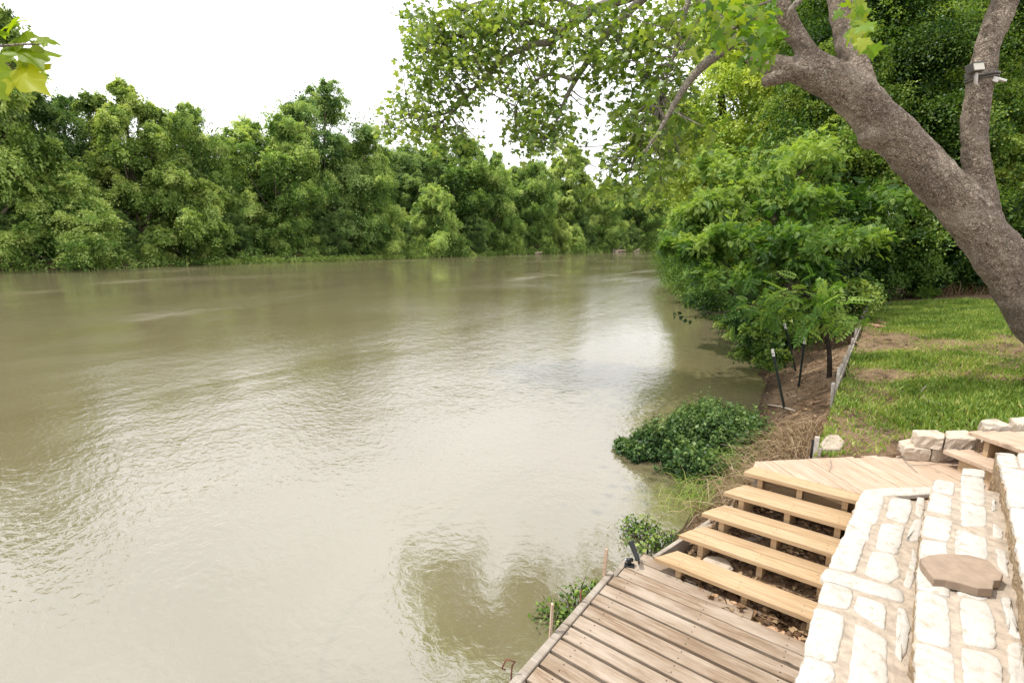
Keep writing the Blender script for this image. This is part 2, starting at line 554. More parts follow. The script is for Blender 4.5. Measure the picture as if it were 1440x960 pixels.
# ------------------------------------------------------------------ leaves
KITE = (np.array([(0, 0, 0), (.36, .45, .10), (0, 1, -.06), (-.36, .45, .10)]), [(0, 1, 2, 3)])
BLADE = (np.array([(-.07, 0, 0), (.07, 0, 0), (.045, .55, .10), (0, 1, .34), (-.045, .55, .10)]), [(0, 1, 2, 4), (4, 2, 3)])
MAPLE_V = np.array([(0, 0, 0), (.13, .10, .02), (.42, .02, -.06), (.34, .24, .03), (.56, .46, -.07), (.30, .52, .03), (.20, .60, .03), (0, 1.02, -.10),
                    (-.20, .60, .03), (-.30, .52, .03), (-.56, .46, -.07), (-.34, .24, .03), (-.42, .02, -.06), (-.13, .10, .02), (0, .42, .06)])
MAPLE = (MAPLE_V, [(14, i, i + 1) for i in range(0, 13)] + [(14, 13, 0)])
BIG_V = np.array([(0, 0, 0), (.10, .06, .02), (.30, -.06, -.03), (.40, .07, -.06), (.33, .17, .01), (.42, .27, .0), (.62, .36, -.07), (.52, .42, -.02), (.44, .52, -.02), (.24, .50, .04),
                  (.27, .66, .02), (.22, .74, .0), (.10, .84, .0), (0, 1.05, -.10)])
BIG_V = np.vstack([BIG_V, [(-x, y, z) for x, y, z in BIG_V[1:-1][::-1]], [(0, .40, .07)]])
nb = len(BIG_V) - 1
BIGLEAF = (BIG_V, [(nb, i, (i + 1) % nb) for i in range(nb)])


def frond_template(pairs=6):
    V = [(-.006, 0, 0), (.006, 0, 0), (.004, 1, -.20), (-.004, 1, -.20)]
    F = [(0, 1, 2, 3)]
    for i in range(pairs):
        y = .18 + .74 * i / (pairs - 1)
        L = .34 * (1 - .45 * abs(i / (pairs - 1) - .4))
        z0 = -.20 * y * y
        for s in (-1, 1):
            b = len(V)
            V += [(0, y, z0), (s * L * .5, y + .02, z0 + .02), (s * L, y + .16, z0 - .06), (s * L * .45, y + .17, z0 + .01)]
            F.append((b, b + 1, b + 2, b + 3) if s > 0 else (b, b + 3, b + 2, b + 1))
    b = len(V)
    V += [(0, 1, -.2), (.09, 1.12, -.22), (0, 1.3, -.3), (-.09, 1.12, -.22)]
    F.append((b, b + 1, b + 2, b + 3))
    return np.array(V), F


FROND = frond_template()


def unit(a):
    return a / (np.linalg.norm(a, axis=-1, keepdims=True) + 1e-9)


def leaves(name, pos, nrm, axis, size, tint, templ, mat, parent=None):
    TV, TF = templ
    pos = np.asarray(pos, float); N = len(pos)
    t = unit(axis)
    n_ = unit(nrm - t * np.sum(nrm * t, axis=1, keepdims=True))
    b = np.cross(t, n_)
    size = np.broadcast_to(np.asarray(size, float), (N,))
    P = pos[:, None, :] + size[:, None, None] * (TV[None, :, 0, None] * b[:, None, :] + TV[None, :, 1, None] * t[:, None, :] + TV[None, :, 2, None] * n_[:, None, :])
    k = len(TV)
    me = bpy.data.meshes.new(name)
    me.vertices.add(N * k)
    me.vertices.foreach_set('co', P.reshape(-1).astype(np.float32))
    flat = np.concatenate([np.array(f) for f in TF])
    lens = np.array([len(f) for f in TF])
    L = (flat[None, :] + (np.arange(N) * k)[:, None]).reshape(-1)
    lens = np.tile(lens, N)
    st = np.concatenate([[0], np.cumsum(lens)[:-1]])
    me.loops.add(len(L)); me.loops.foreach_set('vertex_index', L.astype(np.int32))
    me.polygons.add(len(lens)); me.polygons.foreach_set('loop_start', st.astype(np.int32))
    me.polygons.foreach_set('loop_total', lens.astype(np.int32))
    a = me.attributes.new('tint', 'FLOAT', 'FACE')
    a.data.foreach_set('value', np.repeat(np.clip(tint, 0, 1), len(TF)).astype(np.float32))
    me.update(calc_edges=True)
    me.validate()
    return link(name, me, mat, parent)


def sphere_dirs(n):
    return unit(rng.normal(size=(n, 3)))


def clumps(centers, dirs, rc, per, size, flat=.3, droop=.4, tint0=None, tvar=.2, nup=.7):
    """leaf arrays for clumps lying across dirs"""
    m = len(centers)
    c = np.repeat(centers, per, axis=0); d = np.repeat(dirs, per, axis=0)
    r = np.repeat(rc, per) if not np.isscalar(rc) else np.full(m * per, rc)
    o = rng.normal(size=(m * per, 3)) * .55
    along = np.sum(o * d, axis=1, keepdims=True)
    o = o - d * along * (1 - flat)
    rad2 = np.sum(o * o, axis=1)
    pos = c + o * r[:, None]
    pos[:, 2] -= droop * rad2 * r * .5
    n_ = unit(d * .75 + o * .55 + np.array([0, 0, nup * .7]) + rng.normal(size=pos.shape) * .36)
    ax = unit(o + d * .2 + rng.normal(size=pos.shape) * .6 + np.array([0, 0, -.35]))
    base = np.repeat(tint0 if tint0 is not None else np.full(m, .5), per)
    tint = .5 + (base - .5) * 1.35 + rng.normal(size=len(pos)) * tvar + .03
    sz = size * rng.uniform(.65, 1.3, len(pos))
    return pos, n_, ax, sz, tint


def lobe_leaves(lobes, dens, per, size, cl=.32, fill=.25, lower=-.35, flat=.3, droop=.45, tvar=.14):
    """lobes: (x,y,z,r[,tint]); clumps over each lobe's shell + dim leaves inside"""
    out = []
    for L in lobes:
        c = np.array(L[:3]); r = L[3]
        tb = L[4] if len(L) > 4 else .5
        m = max(6, int(dens * r * r))
        d = sphere_dirs(m * 3)
        d = d[d[:, 2] > lower][:m]
        rr = r * rng.uniform(.35, 1.25, len(d))
        ce = c + d * rr[:, None] * np.array([1, 1, .85])
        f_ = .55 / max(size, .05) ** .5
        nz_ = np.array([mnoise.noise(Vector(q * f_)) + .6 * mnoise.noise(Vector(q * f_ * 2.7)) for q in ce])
        t0 = tb + .10 * d[:, 2] + .34 * nz_ + rng.normal(size=len(d)) * .08  # clumps facing up get a lighter tint, as if lit from above
        d = unit(d * .5 + np.array([0, 0, .45]) + rng.normal(size=d.shape) * .38)
        out.append(clumps(ce, d, cl * r * rng.uniform(.45, 1.35, len(d)), per, size, flat, droop, t0, tvar))
        # loose sprigs that break the outline
        ns = max(2, m // 3)
        ds = sphere_dirs(ns); ds[:, 2] = np.abs(ds[:, 2]) * 1.1 - .25
        cs_ = c + unit(ds) * r * rng.uniform(1.05, 1.5, ns)[:, None]
        out.append(clumps(cs_, unit(ds + np.array([0, 0, .6])), cl * r * .5, max(4, per // 4), size, .4, .9, np.full(ns, tb + .12), tvar))
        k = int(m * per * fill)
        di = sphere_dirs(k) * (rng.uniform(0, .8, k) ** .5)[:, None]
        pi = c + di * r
        out.append((pi, unit(rng.normal(size=(k, 3)) + np.array([0, 0, .6])), sphere_dirs(k), size * rng.uniform(.8, 1.5, k), np.full(k, tb - .3)))  # inner leaves tinted darker to stand in for shade inside the lobe
    return [np.concatenate([o[i] for o in out]) for i in range(5)]


def sublobes(lobes, k, f, zs=.9, tv=.12, lift=.07):
    """break every lobe into smaller billows over its shell"""
    out = []
    for L in lobes:
        c = np.array(L[:3]); r = L[3]; t = L[4] if len(L) > 4 else .5
        d = sphere_dirs(k * 3); d = d[d[:, 2] > -.75][:k]
        for v in d:
            q = c + v * r * rng.uniform(.35, 1.08) * np.array([1, 1, zs])
            out.append((q[0], q[1], q[2], r * f * rng.uniform(.7, 1.3), t + lift * v[2] + rng.normal() * tv))  # lift paints the upper billows lighter, like lit tops
    return out


def branchy(mb, base, lobes, r0, n=7):
    """trunk from base to the middle of the crown, limbs to each lobe"""
    base = np.array(base, float)
    cz = np.array([l[:3] for l in lobes])
    top = cz[np.argmax(cz[:, 2])]
    mid = cz.mean(axis=0)
    tr = [base, base * .65 + np.array([mid[0], mid[1], base[2] + (mid[2] - base[2])]) * .35 + rng.normal(size=3) * r0 * .7, mid * .75 + top * .25 + rng.normal(size=3) * r0, top]
    pts, rad = spline(tr, [r0, r0 * .75, r0 * .5, r0 * .12], 5)
    mb.tube(pts, rad, n, wob=.15)
    for l in lobes:
        c = np.array(l[:3])
        i = int(np.clip((c[2] - base[2]) / (top[2] - base[2] + 1e-6) * .62, .12, .9) * (len(pts) - 1))
        a = pts[i]
        q, rr = spline([a, a * .5 + c * .5 + np.array([0, 0, -.08 * np.linalg.norm(c - a)]), c], [rad[i] * .55, rad[i] * .33, rad[i] * .1], 4)
        mb.tube(q, rr, max(5, n - 2), wob=.15)
    return mb


# ------------------------------------------------------------------ far trees
def far_proto(seed, H, Rr, nl, low=.12, prof=.5, tint=.5, lobe_r=(.26, .42), spread=1.0):
    """lobes and trunk of a broad riverside tree standing at the origin"""
    g = np.random.default_rng(seed)
    lobes = []
    for i in range(nl):
        h = low + (1 - low) * ((i + g.uniform(0, 1)) / nl)
        w = math.sqrt(max(.05, 1 - ((h - prof) / (1.02 - prof if h > prof else prof + .25)) ** 2))
        a = i * 2.4 + g.uniform(-.6, .6)
        rl = Rr * g.uniform(*lobe_r) * (.75 + .35 * w)
        rad = max(0, Rr * w * spread - rl * .5) * g.uniform(.55, 1.18)
        lobes.append((rad * math.cos(a), rad * math.sin(a), max(h * H - rl * .6, rl * .6), rl, tint + g.uniform(-.16, .16)))
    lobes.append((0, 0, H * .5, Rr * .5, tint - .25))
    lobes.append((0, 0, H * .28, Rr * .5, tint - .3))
    return lobes


far_src = {}


def make_far(kind, seed, H, Rr, nl, mat, dens, per, size, **kw):
    lb = far_proto(seed, H, Rr, nl, **kw)
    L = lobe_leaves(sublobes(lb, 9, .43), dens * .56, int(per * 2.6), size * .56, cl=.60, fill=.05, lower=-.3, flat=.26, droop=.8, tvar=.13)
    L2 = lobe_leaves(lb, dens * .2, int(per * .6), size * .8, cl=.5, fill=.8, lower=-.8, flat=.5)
    L2[4] -= .14  # inner leaves darkened again, crown shade put into the tint
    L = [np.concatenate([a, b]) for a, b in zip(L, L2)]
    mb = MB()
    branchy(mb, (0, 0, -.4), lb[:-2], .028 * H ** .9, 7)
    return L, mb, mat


KINDS = {
    'broad': make_far('broad', 11, 20, 7.2, 24, 'far_leaf', 5.2, 48, .40, prof=.45, low=.10),
    'broad2': make_far('broad2', 12, 20, 6.6, 26, 'far_leaf', 5.2, 48, .40, prof=.55, low=.08),
    'dark': make_far('dark', 13, 20, 6.2, 24, 'far_leaf_dark', 5.2, 46, .36, prof=.5, low=.15),
    'tall': make_far('tall', 14, 22, 5.6, 26, 'far_leaf_yellow', 5.0, 44, .42, prof=.66, low=.30, lobe_r=(.24, .36)),
    'bushy': make_far('bushy', 15, 11, 5.6, 20, 'far_leaf', 8.0, 52, .36, prof=.38, low=.10, tint=.68),
    'willow': make_far('willow', 16, 10, 4.6, 16, 'far_leaf_yellow', 8.5, 52, .36, prof=.42, low=.10, tint=.55),
    'dark2': make_far('dark2', 17, 20, 6.8, 24, 'far_leaf_dark', 5.2, 46, .38, prof=.6, low=.12, tint=.6),
}
proto_mesh = {}


def far_tree(kind, px, top_py, back, width=1.0, label='', group=None, cat='tree', rot=None, name='riverside_tree'):
    L, mb, mat = KINDS[kind]
    p = far_shore(px, back)
    dist = float(np.dot(p, FW[:2]))
    h0 = {'broad': 20, 'broad2': 20, 'dark': 20, 'tall': 22, 'bushy': 11, 'willow': 10, 'dark2': 20}[kind]
    top_py += (36 if px < 450 else 12) if top_py > 0 else 0
    H = (340 - top_py) / 700 * dist + CAM[2] - .6
    s = H / h0
    rot = rng.uniform(0, 6.28) if rot is None else rot
    root = empty(name, (p[0], p[1], .6 if back < 4 else 1.2), label, cat, group)
    root.rotation_euler = (0, 0, rot)
    if kind not in proto_mesh:
        lo = leaves('crown', *L, KITE, M[mat])
        to = mb.build('trunk', M['far_bark'], None, True)
        proto_mesh[kind] = (lo.data, to.data)
        bpy.data.objects.remove(lo); bpy.data.objects.remove(to)
    for nm, me in zip(('crown', 'trunk'), proto_mesh[kind]):
        o = bpy.data.objects.new(nm, me)
        C.objects.link(o)
        o.parent = root
        o.scale = (s * width, s * width, s)
    return root


GF = 'trees lining the far river bank'
FT = [  # kind, px, top, back, width, label
    ('dark', 20, 118, 9, 1.0, 'dark tree at far left of far bank, crown reaching the frame edge'),
    ('dark2', 112, 122, 12, .95, 'tall dark green tree rising behind the bushy pale tree at far left'),
    ('bushy', 108, 205, 2.5, 1.05, 'low bushy bright green tree hanging over water near left end of far bank'),
    ('tall', 208, 108, 6, .95, 'tallest pale yellow green tree on far bank with open crown and ivy dark stem'),
    ('broad', 284, 130, 7, .72, 'tree with narrow leafy top just right of the tallest pale tree'),
    ('willow', 268, 205, 2.5, 1.0, 'yellow green rounded tree low in front of the tallest pale tree'),
    ('broad2', 395, 140, 5, .95, 'largest broad green tree left of centre, drooping grey green boughs to the water'),
    ('dark2', 465, 134, 9, .9, 'dark crowned tree standing behind the broad drooping tree'),
    ('broad', 520, 196, 4, .85, 'mid green tree below the left tip of the overhanging sycamore branch'),
    ('bushy', 612, 255, 3, .8, 'rounded light green tree with pale boughs below overhanging branch tips'),
    ('broad2', 640, 190, 12, .95, 'green tree with crown meeting the overhanging sycamore leaves, centre of far bank'),
    ('broad', 690, 213, 5, .8, 'soft light green tree just right of the rounded one'),
    ('willow', 786, 298, 2, .8, 'small yellow green rounded tree leaning over the water, right part of far bank'),
    ('tall', 800, 207, 12, .9, 'pale open tree behind the small yellow green rounded tree'),
    ('broad2', 745, 222, 6, .8, 'green tree between the soft light tree and the pale open tree'),
    ('broad', 850, 250, 4, .85, 'tree near the river bend above the pale driftwood pile'),
    ('broad2', 905, 246, 3, .9, 'tree at the river bend just left of the near bank foliage'),
]
for k_, px, tp, bk, wd, lb in FT:
    far_tree(k_, px, tp, bk, wd, lb, GF)
for k_, px, tp in (('dark', -60, 120), ('dark2', 60, 170), ('dark', 165, 190), ('dark2', 240, 190), ('dark', 330, 190), ('dark2', 360, 200), ('dark', 430, 180),
                   ('dark2', 510, 215), ('dark', 570, 205), ('dark', 600, 215), ('dark2', 670, 225), ('dark', 730, 232), ('dark2', 770, 245), ('dark', 830, 255), ('broad', 885, 268),
                   ('dark2', 930, 252), ('dark', 860, 246), ('broad', 895, 248), ('dark', 850, 270), ('dark2', 875, 285), ('dark', 900, 290), ('broad', 960, 250), ('dark', 985, 262), ('broad', 1020, 262)):
    far_tree(k_, px, tp, 14 + rng.uniform(0, 8), 1.05, 'dark tree in the back rows of far bank woods, mostly hidden by front crowns', 'back row trees of the far bank')
for k_, px, tp, bk in (('dark2', 25, 245, 3), ('dark', 170, 262, 3), ('bushy', 215, 290, 1.5), ('dark', 335, 265, 3), ('dark2', 470, 262, 2), ('bushy', 545, 285, 2), ('dark', 560, 290, 3),
                       ('dark2', 665, 292, 2), ('dark', 725, 300, 2), ('bushy', 720, 310, 1.5), ('dark', 830, 312, 2), ('bushy', 860, 315, 1.5), ('bushy', 808, 305, 2.5), ('dark', 812, 280, 8), ('bushy', 945, 305, 2), ('dark', 868, 300, 3), ('dark2', 886, 305, 3), ('bushy', 875, 318, 1), ('bushy', 905, 318, 1), ('dark', 915, 300, 3), ('broad', 985, 300, 3)):
    far_tree(k_, px, tp, bk, 1.1 if k_ != 'bushy' else .9, 'small understorey tree at the water edge between the taller far bank trees', 'understorey trees of the far bank', name='understorey_tree')


far_tree('tall', -14, -70, 1.5, .72, 'very tall sparse tree at the left frame edge with its top out of frame', None, rot=.4)

# undergrowth along the far waterline
cs = []
for i in range(len(fbp) - 1):
    a, b = fbp[i], fbp[i + 1]
    L_ = np.linalg.norm(b - a)
    if a[1] < 10 or a[0] > 60: continue
    d = (b - a) / L_; nr = np.array([-d[1], d[0]])
    for j in range(int(L_ * 4.0)):
        f_ = rng.uniform(-.9, 3) if j % 2 else rng.uniform(-.9, .3)
        q = a + (b - a) * rng.uniform() + nr * f_
        h_ = rng.uniform(.3, 2.0) if j % 2 else rng.uniform(.1, .6)
        cs.append((q[0], q[1], h_, rng.uniform(.5, 1.2)))
cs = np.array(cs)
dd = unit(np.column_stack([rng.normal(size=len(cs)) * .5 + .4, rng.normal(size=len(cs)) * .5, np.full(len(cs), .8)]))
und = leaves('undergrowth', *clumps(cs[:, :3], dd, cs[:, 3], 60, .30, .6, .5, rng.uniform(.2, .75, len(cs)), .15), KITE, M['far_leaf'])
tag(und, 'low green undergrowth along the far waterline', None, None, 'stuff')

# light grass on the low spit of the far bank
cs = []
for i in range(420):
    px = rng.uniform(300, 600)
    p = far_shore(px, rng.uniform(-2.2, .5) * (1 - abs(px - 480) / 260))
    cs.append((p[0], p[1], rng.uniform(.05, .45)))
cs = np.array(cs)
dd = unit(np.column_stack([rng.normal(size=len(cs)) * .3, rng.normal(size=len(cs)) * .3, np.full(len(cs), 1.)]))
sg = leaves('spit_grass', *clumps(cs, dd, .55, 40, .26, .5, .2, rng.uniform(.5, .9, len(cs)), .15), KITE, M['far_leaf'])
tag(sg, 'light green grass on the low spit of the far bank', None, None, 'stuff')

# driftwood on the far shore
for px, nst, s_, lb in ((757, 5, 1.0, 'pale driftwood stump at waterline below the small yellow green tree'), (868, 11, 1.9, 'largest tangle of bleached driftwood at far shore near the bend'), (898, 4, 1.0, 'short broken driftwood trunk right of the large tangle')):
    p = far_shore(px, -2.2)
    s_ *= 1.35
    mb = MB()
    for i in range(nst):
        a = rng.uniform(0, PI)
        l_ = rng.uniform(.8, 2.2) * s_
        c = np.array([p[0] + rng.normal() * .5 * s_, p[1] + rng.normal() * 1.0 * s_, .15])
        dv = np.array([math.cos(a) * .5, math.sin(a), rng.uniform(.05, .7)])
        q, rr = spline([c - dv * l_ * .4 + np.array([0, 0, .1]), c + np.array([0, 0, .25]), c + dv * l_ * .6], [.16 * s_, .12 * s_, .04 * s_], 4)
        mb.tube(q, rr, 7, wob=.3)
    o = mb.build('driftwood', M['drift'], None, True)
    tag(o, lb, 'driftwood', 'driftwood on the far shore')

# ------------------------------------------------------------------ trees of the near bank
def near_tree(name, label, cat, base, lobes_px, mat, size, dens, per, r0, group=None, templ=KITE, lower=-.6, fill=.25, cl=.30, bark='dark_bark', droop=.5, flat=.34, nsub=10, zs=.85):
    lobes = []
    for px, py, dist, r, *t in lobes_px:
        c = W(px, py, dist)
        lobes.append((c[0], c[1], c[2], r * rng.uniform(.85, 1.05), (t[0] if t else .5) + rng.normal() * .15))  # lobe tints differ to suggest sunlit and shaded patches
    root = empty(name, (base[0], base[1], base[2]), label, cat, group)
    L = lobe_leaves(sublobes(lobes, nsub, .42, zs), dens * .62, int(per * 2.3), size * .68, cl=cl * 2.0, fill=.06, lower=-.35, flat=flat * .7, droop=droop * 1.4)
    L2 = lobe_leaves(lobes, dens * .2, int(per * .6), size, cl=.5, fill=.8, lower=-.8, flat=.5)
    L2[4] -= .26  # shaded crown interior painted by a darker leaf tint
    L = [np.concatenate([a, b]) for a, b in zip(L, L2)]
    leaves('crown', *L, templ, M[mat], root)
    mb = branchy(MB(), base, lobes, r0, 9)
    mb.build('trunk', M[bark], root, True)
    return root


def onbank(px, dist):
    p = W(px, 400, dist)
    return np.array([p[0], p[1], max(-.1, gz(p[0], p[1]) - .1)])


GN = 'trees along the near bank'
near_tree('bank_tree', 'sunlit yellow green tree leaning toward the river behind the pale bare limb', 'tree', onbank(1110, 29),
          [(1040, 130, 29, 3.1, .6), (995, 205, 29, 2.6, .6), (1090, 60, 30, 3.0, .5), (1060, 225, 28, 2.8, .6), (955, 262, 31, 2.1, .5), (1010, 50, 31, 2.5, .4), (1125, 150, 29, 2.8, .5),
           (1000, 300, 29, 2.0, .5), (1090, 300, 28, 2.4, .4), (1045, 330, 28, 2.0, .4), (1130, 250, 28, 2.6, .4), (985, 325, 31, 1.3, .45), (960, 180, 31, 1.8, .5)], 'near_leaf_yellow', .20, 13, 60, .42, GN)
near_tree('bank_tree', 'deep green tree behind the middle of the leaning sycamore trunk', 'tree', onbank(1200, 21),
          [(1150, 235, 20.5, 2.2), (1205, 175, 21.5, 2.4), (1120, 305, 19.5, 1.8, .55), (1235, 95, 22.5, 2.6), (1185, 325, 18.5, 1.9, .5), (1265, 250, 20.5, 2.2, .4), (1080, 285, 20.5, 1.6, .6), (1160, 130, 22, 2.2),
           (1190, 30, 23, 2.5), (1240, 330, 19, 1.7, .4), (1140, 190, 21, 2.0, .6), (1290, 170, 21.5, 2.2, .35)], 'near_leaf', .125, 27, 80, .32, GN)
near_tree('bank_tree', 'dark leafy tree behind the upright sycamore limb carrying the floodlight', 'tree', onbank(1385, 20.5),
          [(1330, 195, 20.5, 2.4, .4), (1405, 95, 21.5, 2.8, .55), (1320, 60, 22.5, 2.8, .4), (1425, 245, 19.5, 2.2, .5), (1295, 300, 18.5, 1.8, .5), (1255, 15, 23.5, 2.8, .45), (1445, 15, 22.5, 2.8, .6), (1365, 310, 19, 1.8, .45),
           (1460, 330, 18.5, 1.8, .6), (1480, 170, 20, 2.4, .6), (1380, 180, 21, 2.2, .4)], 'near_leaf', .125, 27, 80, .34, GN)
near_tree('bank_tree', 'tall background tree closing the gaps above the lawn', 'tree', onbank(1260, 38),
          [(1180, 10, 37, 4.6, .5), (1300, 110, 37, 4.8, .5), (1110, 150, 39, 4.6, .6), (1420, 140, 37, 4.8, .5), (1225, 240, 35, 4.0, .4), (1050, 15, 39, 4.2, .6), (1360, 250, 35, 4, .4), (1460, 270, 34, 4, .5), (1400, 10, 38, 5, .5),
           (1480, 20, 38, 4, .5), (1300, 10, 38, 4.5), (1150, 290, 36, 3.4, .4)], 'near_leaf', .26, 6.5, 60, .5, GN)
near_tree('arching_tree', 'feathery low tree arching from the bank over the water', 'tree', onbank(1150, 14.5),
          [(1085, 345, 13.8, .85, .6), (1025, 338, 14.6, .75, .6), (985, 355, 14.8, .45, .5), (1140, 380, 13, .8, .45), (1060, 395, 13.4, .55, .5), (1005, 290, 16, .85, .6), (1110, 285, 15.5, 1.0, .65),
           (965, 318, 16.5, .55, .55), (1175, 335, 15, 1.0, .5), (995, 385, 14.2, .42, .5), (1060, 250, 17, 1.1, .6), (1150, 225, 17, 1.1, .6), (1010, 235, 18, 1.0, .6), (950, 345, 15.5, .40, .5), (1215, 290, 16.5, 1.1, .5)], 'pinnate', .21, 46, 19, .13, None, FROND, -.7, .12, .30, nsub=9, zs=.45, flat=.10)
near_tree('bank_shrub', 'dense dark shrub at the far end of the lawn, left part', 'shrub', onbank(1255, 18.4),
          [(1250, 378, 18.4, 1.15, .4), (1210, 345, 18, 1.2, .45), (1225, 395, 17.8, .8, .4), (1285, 350, 19, 1.2, .35), (1180, 395, 16.5, .9, .45)], 'near_leaf_dark', .12, 60, 60, .08, 'shrubs at the end of the lawn')
near_tree('bank_shrub', 'dense shrub at far end of the lawn, just left of the sycamore trunk', 'shrub', onbank(1345, 19.4),
          [(1315, 388, 19, 1.0, .35), (1355, 352, 19.6, 1.2, .45), (1345, 395, 19, .8, .45), (1400, 372, 20.5, 1.2, .5), (1290, 395, 18.6, .8, .3)], 'near_leaf_dark', .12, 60, 60, .08, 'shrubs at the end of the lawn')
near_tree('bank_shrub', 'light green shrub on the bank slope behind the dark metal posts', 'shrub', hit(1085, 500),
          [(1065, 482, 11.2, .48, .55), (1095, 455, 12.2, .62, .6), (1050, 455, 12.4, .5, .5), (1140, 440, 13, .7, .55), (1085, 505, 10.8, .32, .6), (1180, 425, 14, .75, .5)], 'near_leaf', .085, 190, 60, .03, None)

shrub_at = [(-4.0, 19, .9, 1.0), (-5.2, 23, 1.3, 1.4), (-7.2, 28, 1.8, 2.0), (-9.5, 34, 2.4, 2.8), (-12, 42, 3, 3.4), (-6.2, 25.5, 1.4, 1.6), (-2.4, 16, .6, .6)]
for x, y, h, r in shrub_at:
    sh = empty('bank_shrub', (x, y, 0), 'leafy green shrub in the row along the near waterline under the arching tree', 'shrub', 'shrubs along the near waterline')
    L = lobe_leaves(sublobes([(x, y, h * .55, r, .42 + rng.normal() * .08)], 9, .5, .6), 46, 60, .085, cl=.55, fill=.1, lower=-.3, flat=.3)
    leaves('crown', *L, KITE, M['near_leaf_dark'], sh)  # dark leaf colour stands in for the shade under the arching tree
    mb = MB()
    for k in range(4): mb.tube([(x + .5 + rng.normal() * .03, y, -.05), (x + .3 + rng.normal() * .2, y + rng.normal() * .3, h * .5), (x + rng.normal() * r * .5, y + rng.normal() * r * .5, h * .9)], [.03, .02, .008], 5)
    mb.build('trunk', M['dark_bark'], sh, True)

# far trees on the near side, downstream where the river bends
for px, dist, Hh, k_ in ((968, 95, 17, 'broad'), (990, 78, 16, 'broad2'), (1008, 62, 15, 'broad'), (1030, 50, 14, 'broad2')):
    p = W(px, 345, dist)
    L, mb, mat = KINDS[k_]
    root = empty('riverside_tree', (p[0], p[1], .5), 'tree far down the near bank, seen between the river bend and the sunlit tree', 'tree', 'far trees of the near bank')
    root.rotation_euler = (0, 0, px)
    for nm, me in zip(('crown', 'trunk'), proto_mesh[k_]):
        o = bpy.data.objects.new(nm, me); C.objects.link(o); o.parent = root
        o.scale = (Hh / 20 * .8,) * 2 + (Hh / 20,)

# dry grass tuft & pale scrub right of the hedge
# ------------------------------------------------------------------ the leaning sycamore
D0 = 7.0
base = W(1560, 640, 6.6); base[2] = gz(base[0], base[1]) - .2
tree = empty('sycamore_tree', tuple(base), 'large leaning sycamore with speckled brown trunk rising from the lawn over the river', 'tree')
trunk_pts = [base, W(1478, 470, 6.75), W(1420, 380, 6.85), W(1345, 285, D0), W(1265, 200, 7.05), W(1195, 130, 7.1), W(1150, 100, 7.15)]
parts_ = []


def limb(pts, rad, k=7, n=18):
    mb = MB()
    q, r_ = spline(pts, rad, k)
    mb.tube(q, r_, n, True, wob=.05)
    parts_.append(mb)
    return q, r_


mm = MB()


def addlimb(pts, rad, k=7, n=20):
    q, r_ = spline(pts, rad, k)
    mm.tube(q, r_, n, True, wob=.04)
    return q, r_


addlimb(trunk_pts, [.44, .318, .298, .278, .255, .245, .212])
# upright right limb
addlimb([W(1390, 320, 6.95), W(1378, 260, 7.0), W(1369, 190, 7.05), W(1382, 90, 7.15), W(1412, 0, 7.25), W(1450, -120, 7.5), W(1500, -300, 8.0)], [.20, .158, .148, .144, .146, .13, .10])
# second limb
addlimb([W(1222, 160, 7.1), W(1205, 105, 7.15), W(1192, 50, 7.3), W(1180, -10, 7.5), W(1165, -140, 8), W(1190, -300, 8.6)], [.19, .165, .160, .155, .13, .10])
# forward limb, up-left
addlimb([W(1195, 135, 7.1), W(1145, 85, 7.1), W(1112, 40, 7.15), W(1090, -10, 7.2), W(1060, -130, 7.6), W(1010, -260, 8.2)], [.23, .135, .118, .112, .10, .08])
# low limb with stub, hidden by leaves, then out over the water
addlimb([W(1180, 128, 7.1), W(1120, 98, 7.1), W(1075, 88, 7.2), W(1040, 62, 7.6), W(1000, 20, 8.6), W(975, -25, 9.6), W(930, -60, 10.6)], [.19, .155, .105, .10, .10, .10, .10])
addlimb([W(1105, 108, 7.1), W(1085, 112, 7.05), W(1074, 116, 7.0)], [.10, .075, .05], 4, 12)
# little stub by the fork and by the trunk
addlimb([W(1232, 186, 7.05), W(1224, 203, 7.0)], [.22, .14], 3, 14)
me = bpy.data.meshes.new('trunk')
me.from_pydata(mm.V, [], mm.F)
tmp = bpy.data.objects.new('trunk', me); C.objects.link(tmp)
md = tmp.modifiers.new('r', 'REMESH'); md.mode = 'VOXEL'; md.voxel_size = .030
sm_ = tmp.modifiers.new('s', 'SMOOTH'); sm_.iterations = 8; sm_.factor = .5
dg = bpy.context.evaluated_depsgraph_get()
me2 = bpy.data.meshes.new_from_object(tmp.evaluated_get(dg))
bpy.data.objects.remove(tmp)
co = np.empty(len(me2.vertices) * 3, np.float32); me2.vertices.foreach_get('co', co); co = co.reshape(-1, 3)
no = np.empty(len(me2.vertices) * 3, np.float32); me2.vertices.foreach_get('normal', no); no = no.reshape(-1, 3)
dsp = np.array([mnoise.noise(Vector(c * 2.2)) * .035 + mnoise.noise(Vector(c * 7)) * .016 + mnoise.noise(Vector(c * 16)) * .007 for c in co])
me2.vertices.foreach_set('co', (co + no * dsp[:, None]).reshape(-1).astype(np.float32))
me2.materials.clear(); me2.name = 'trunk'
link('trunk', me2, M['bark'], tree, True)

# long limbs over the river (paler bark) and their twigs
lm = MB()


def river_limb(pts, rad):
    q, r_ = spline(pts, rad, 6)
    lm.tube(q, r_, 9, True, wob=.1)
    return q


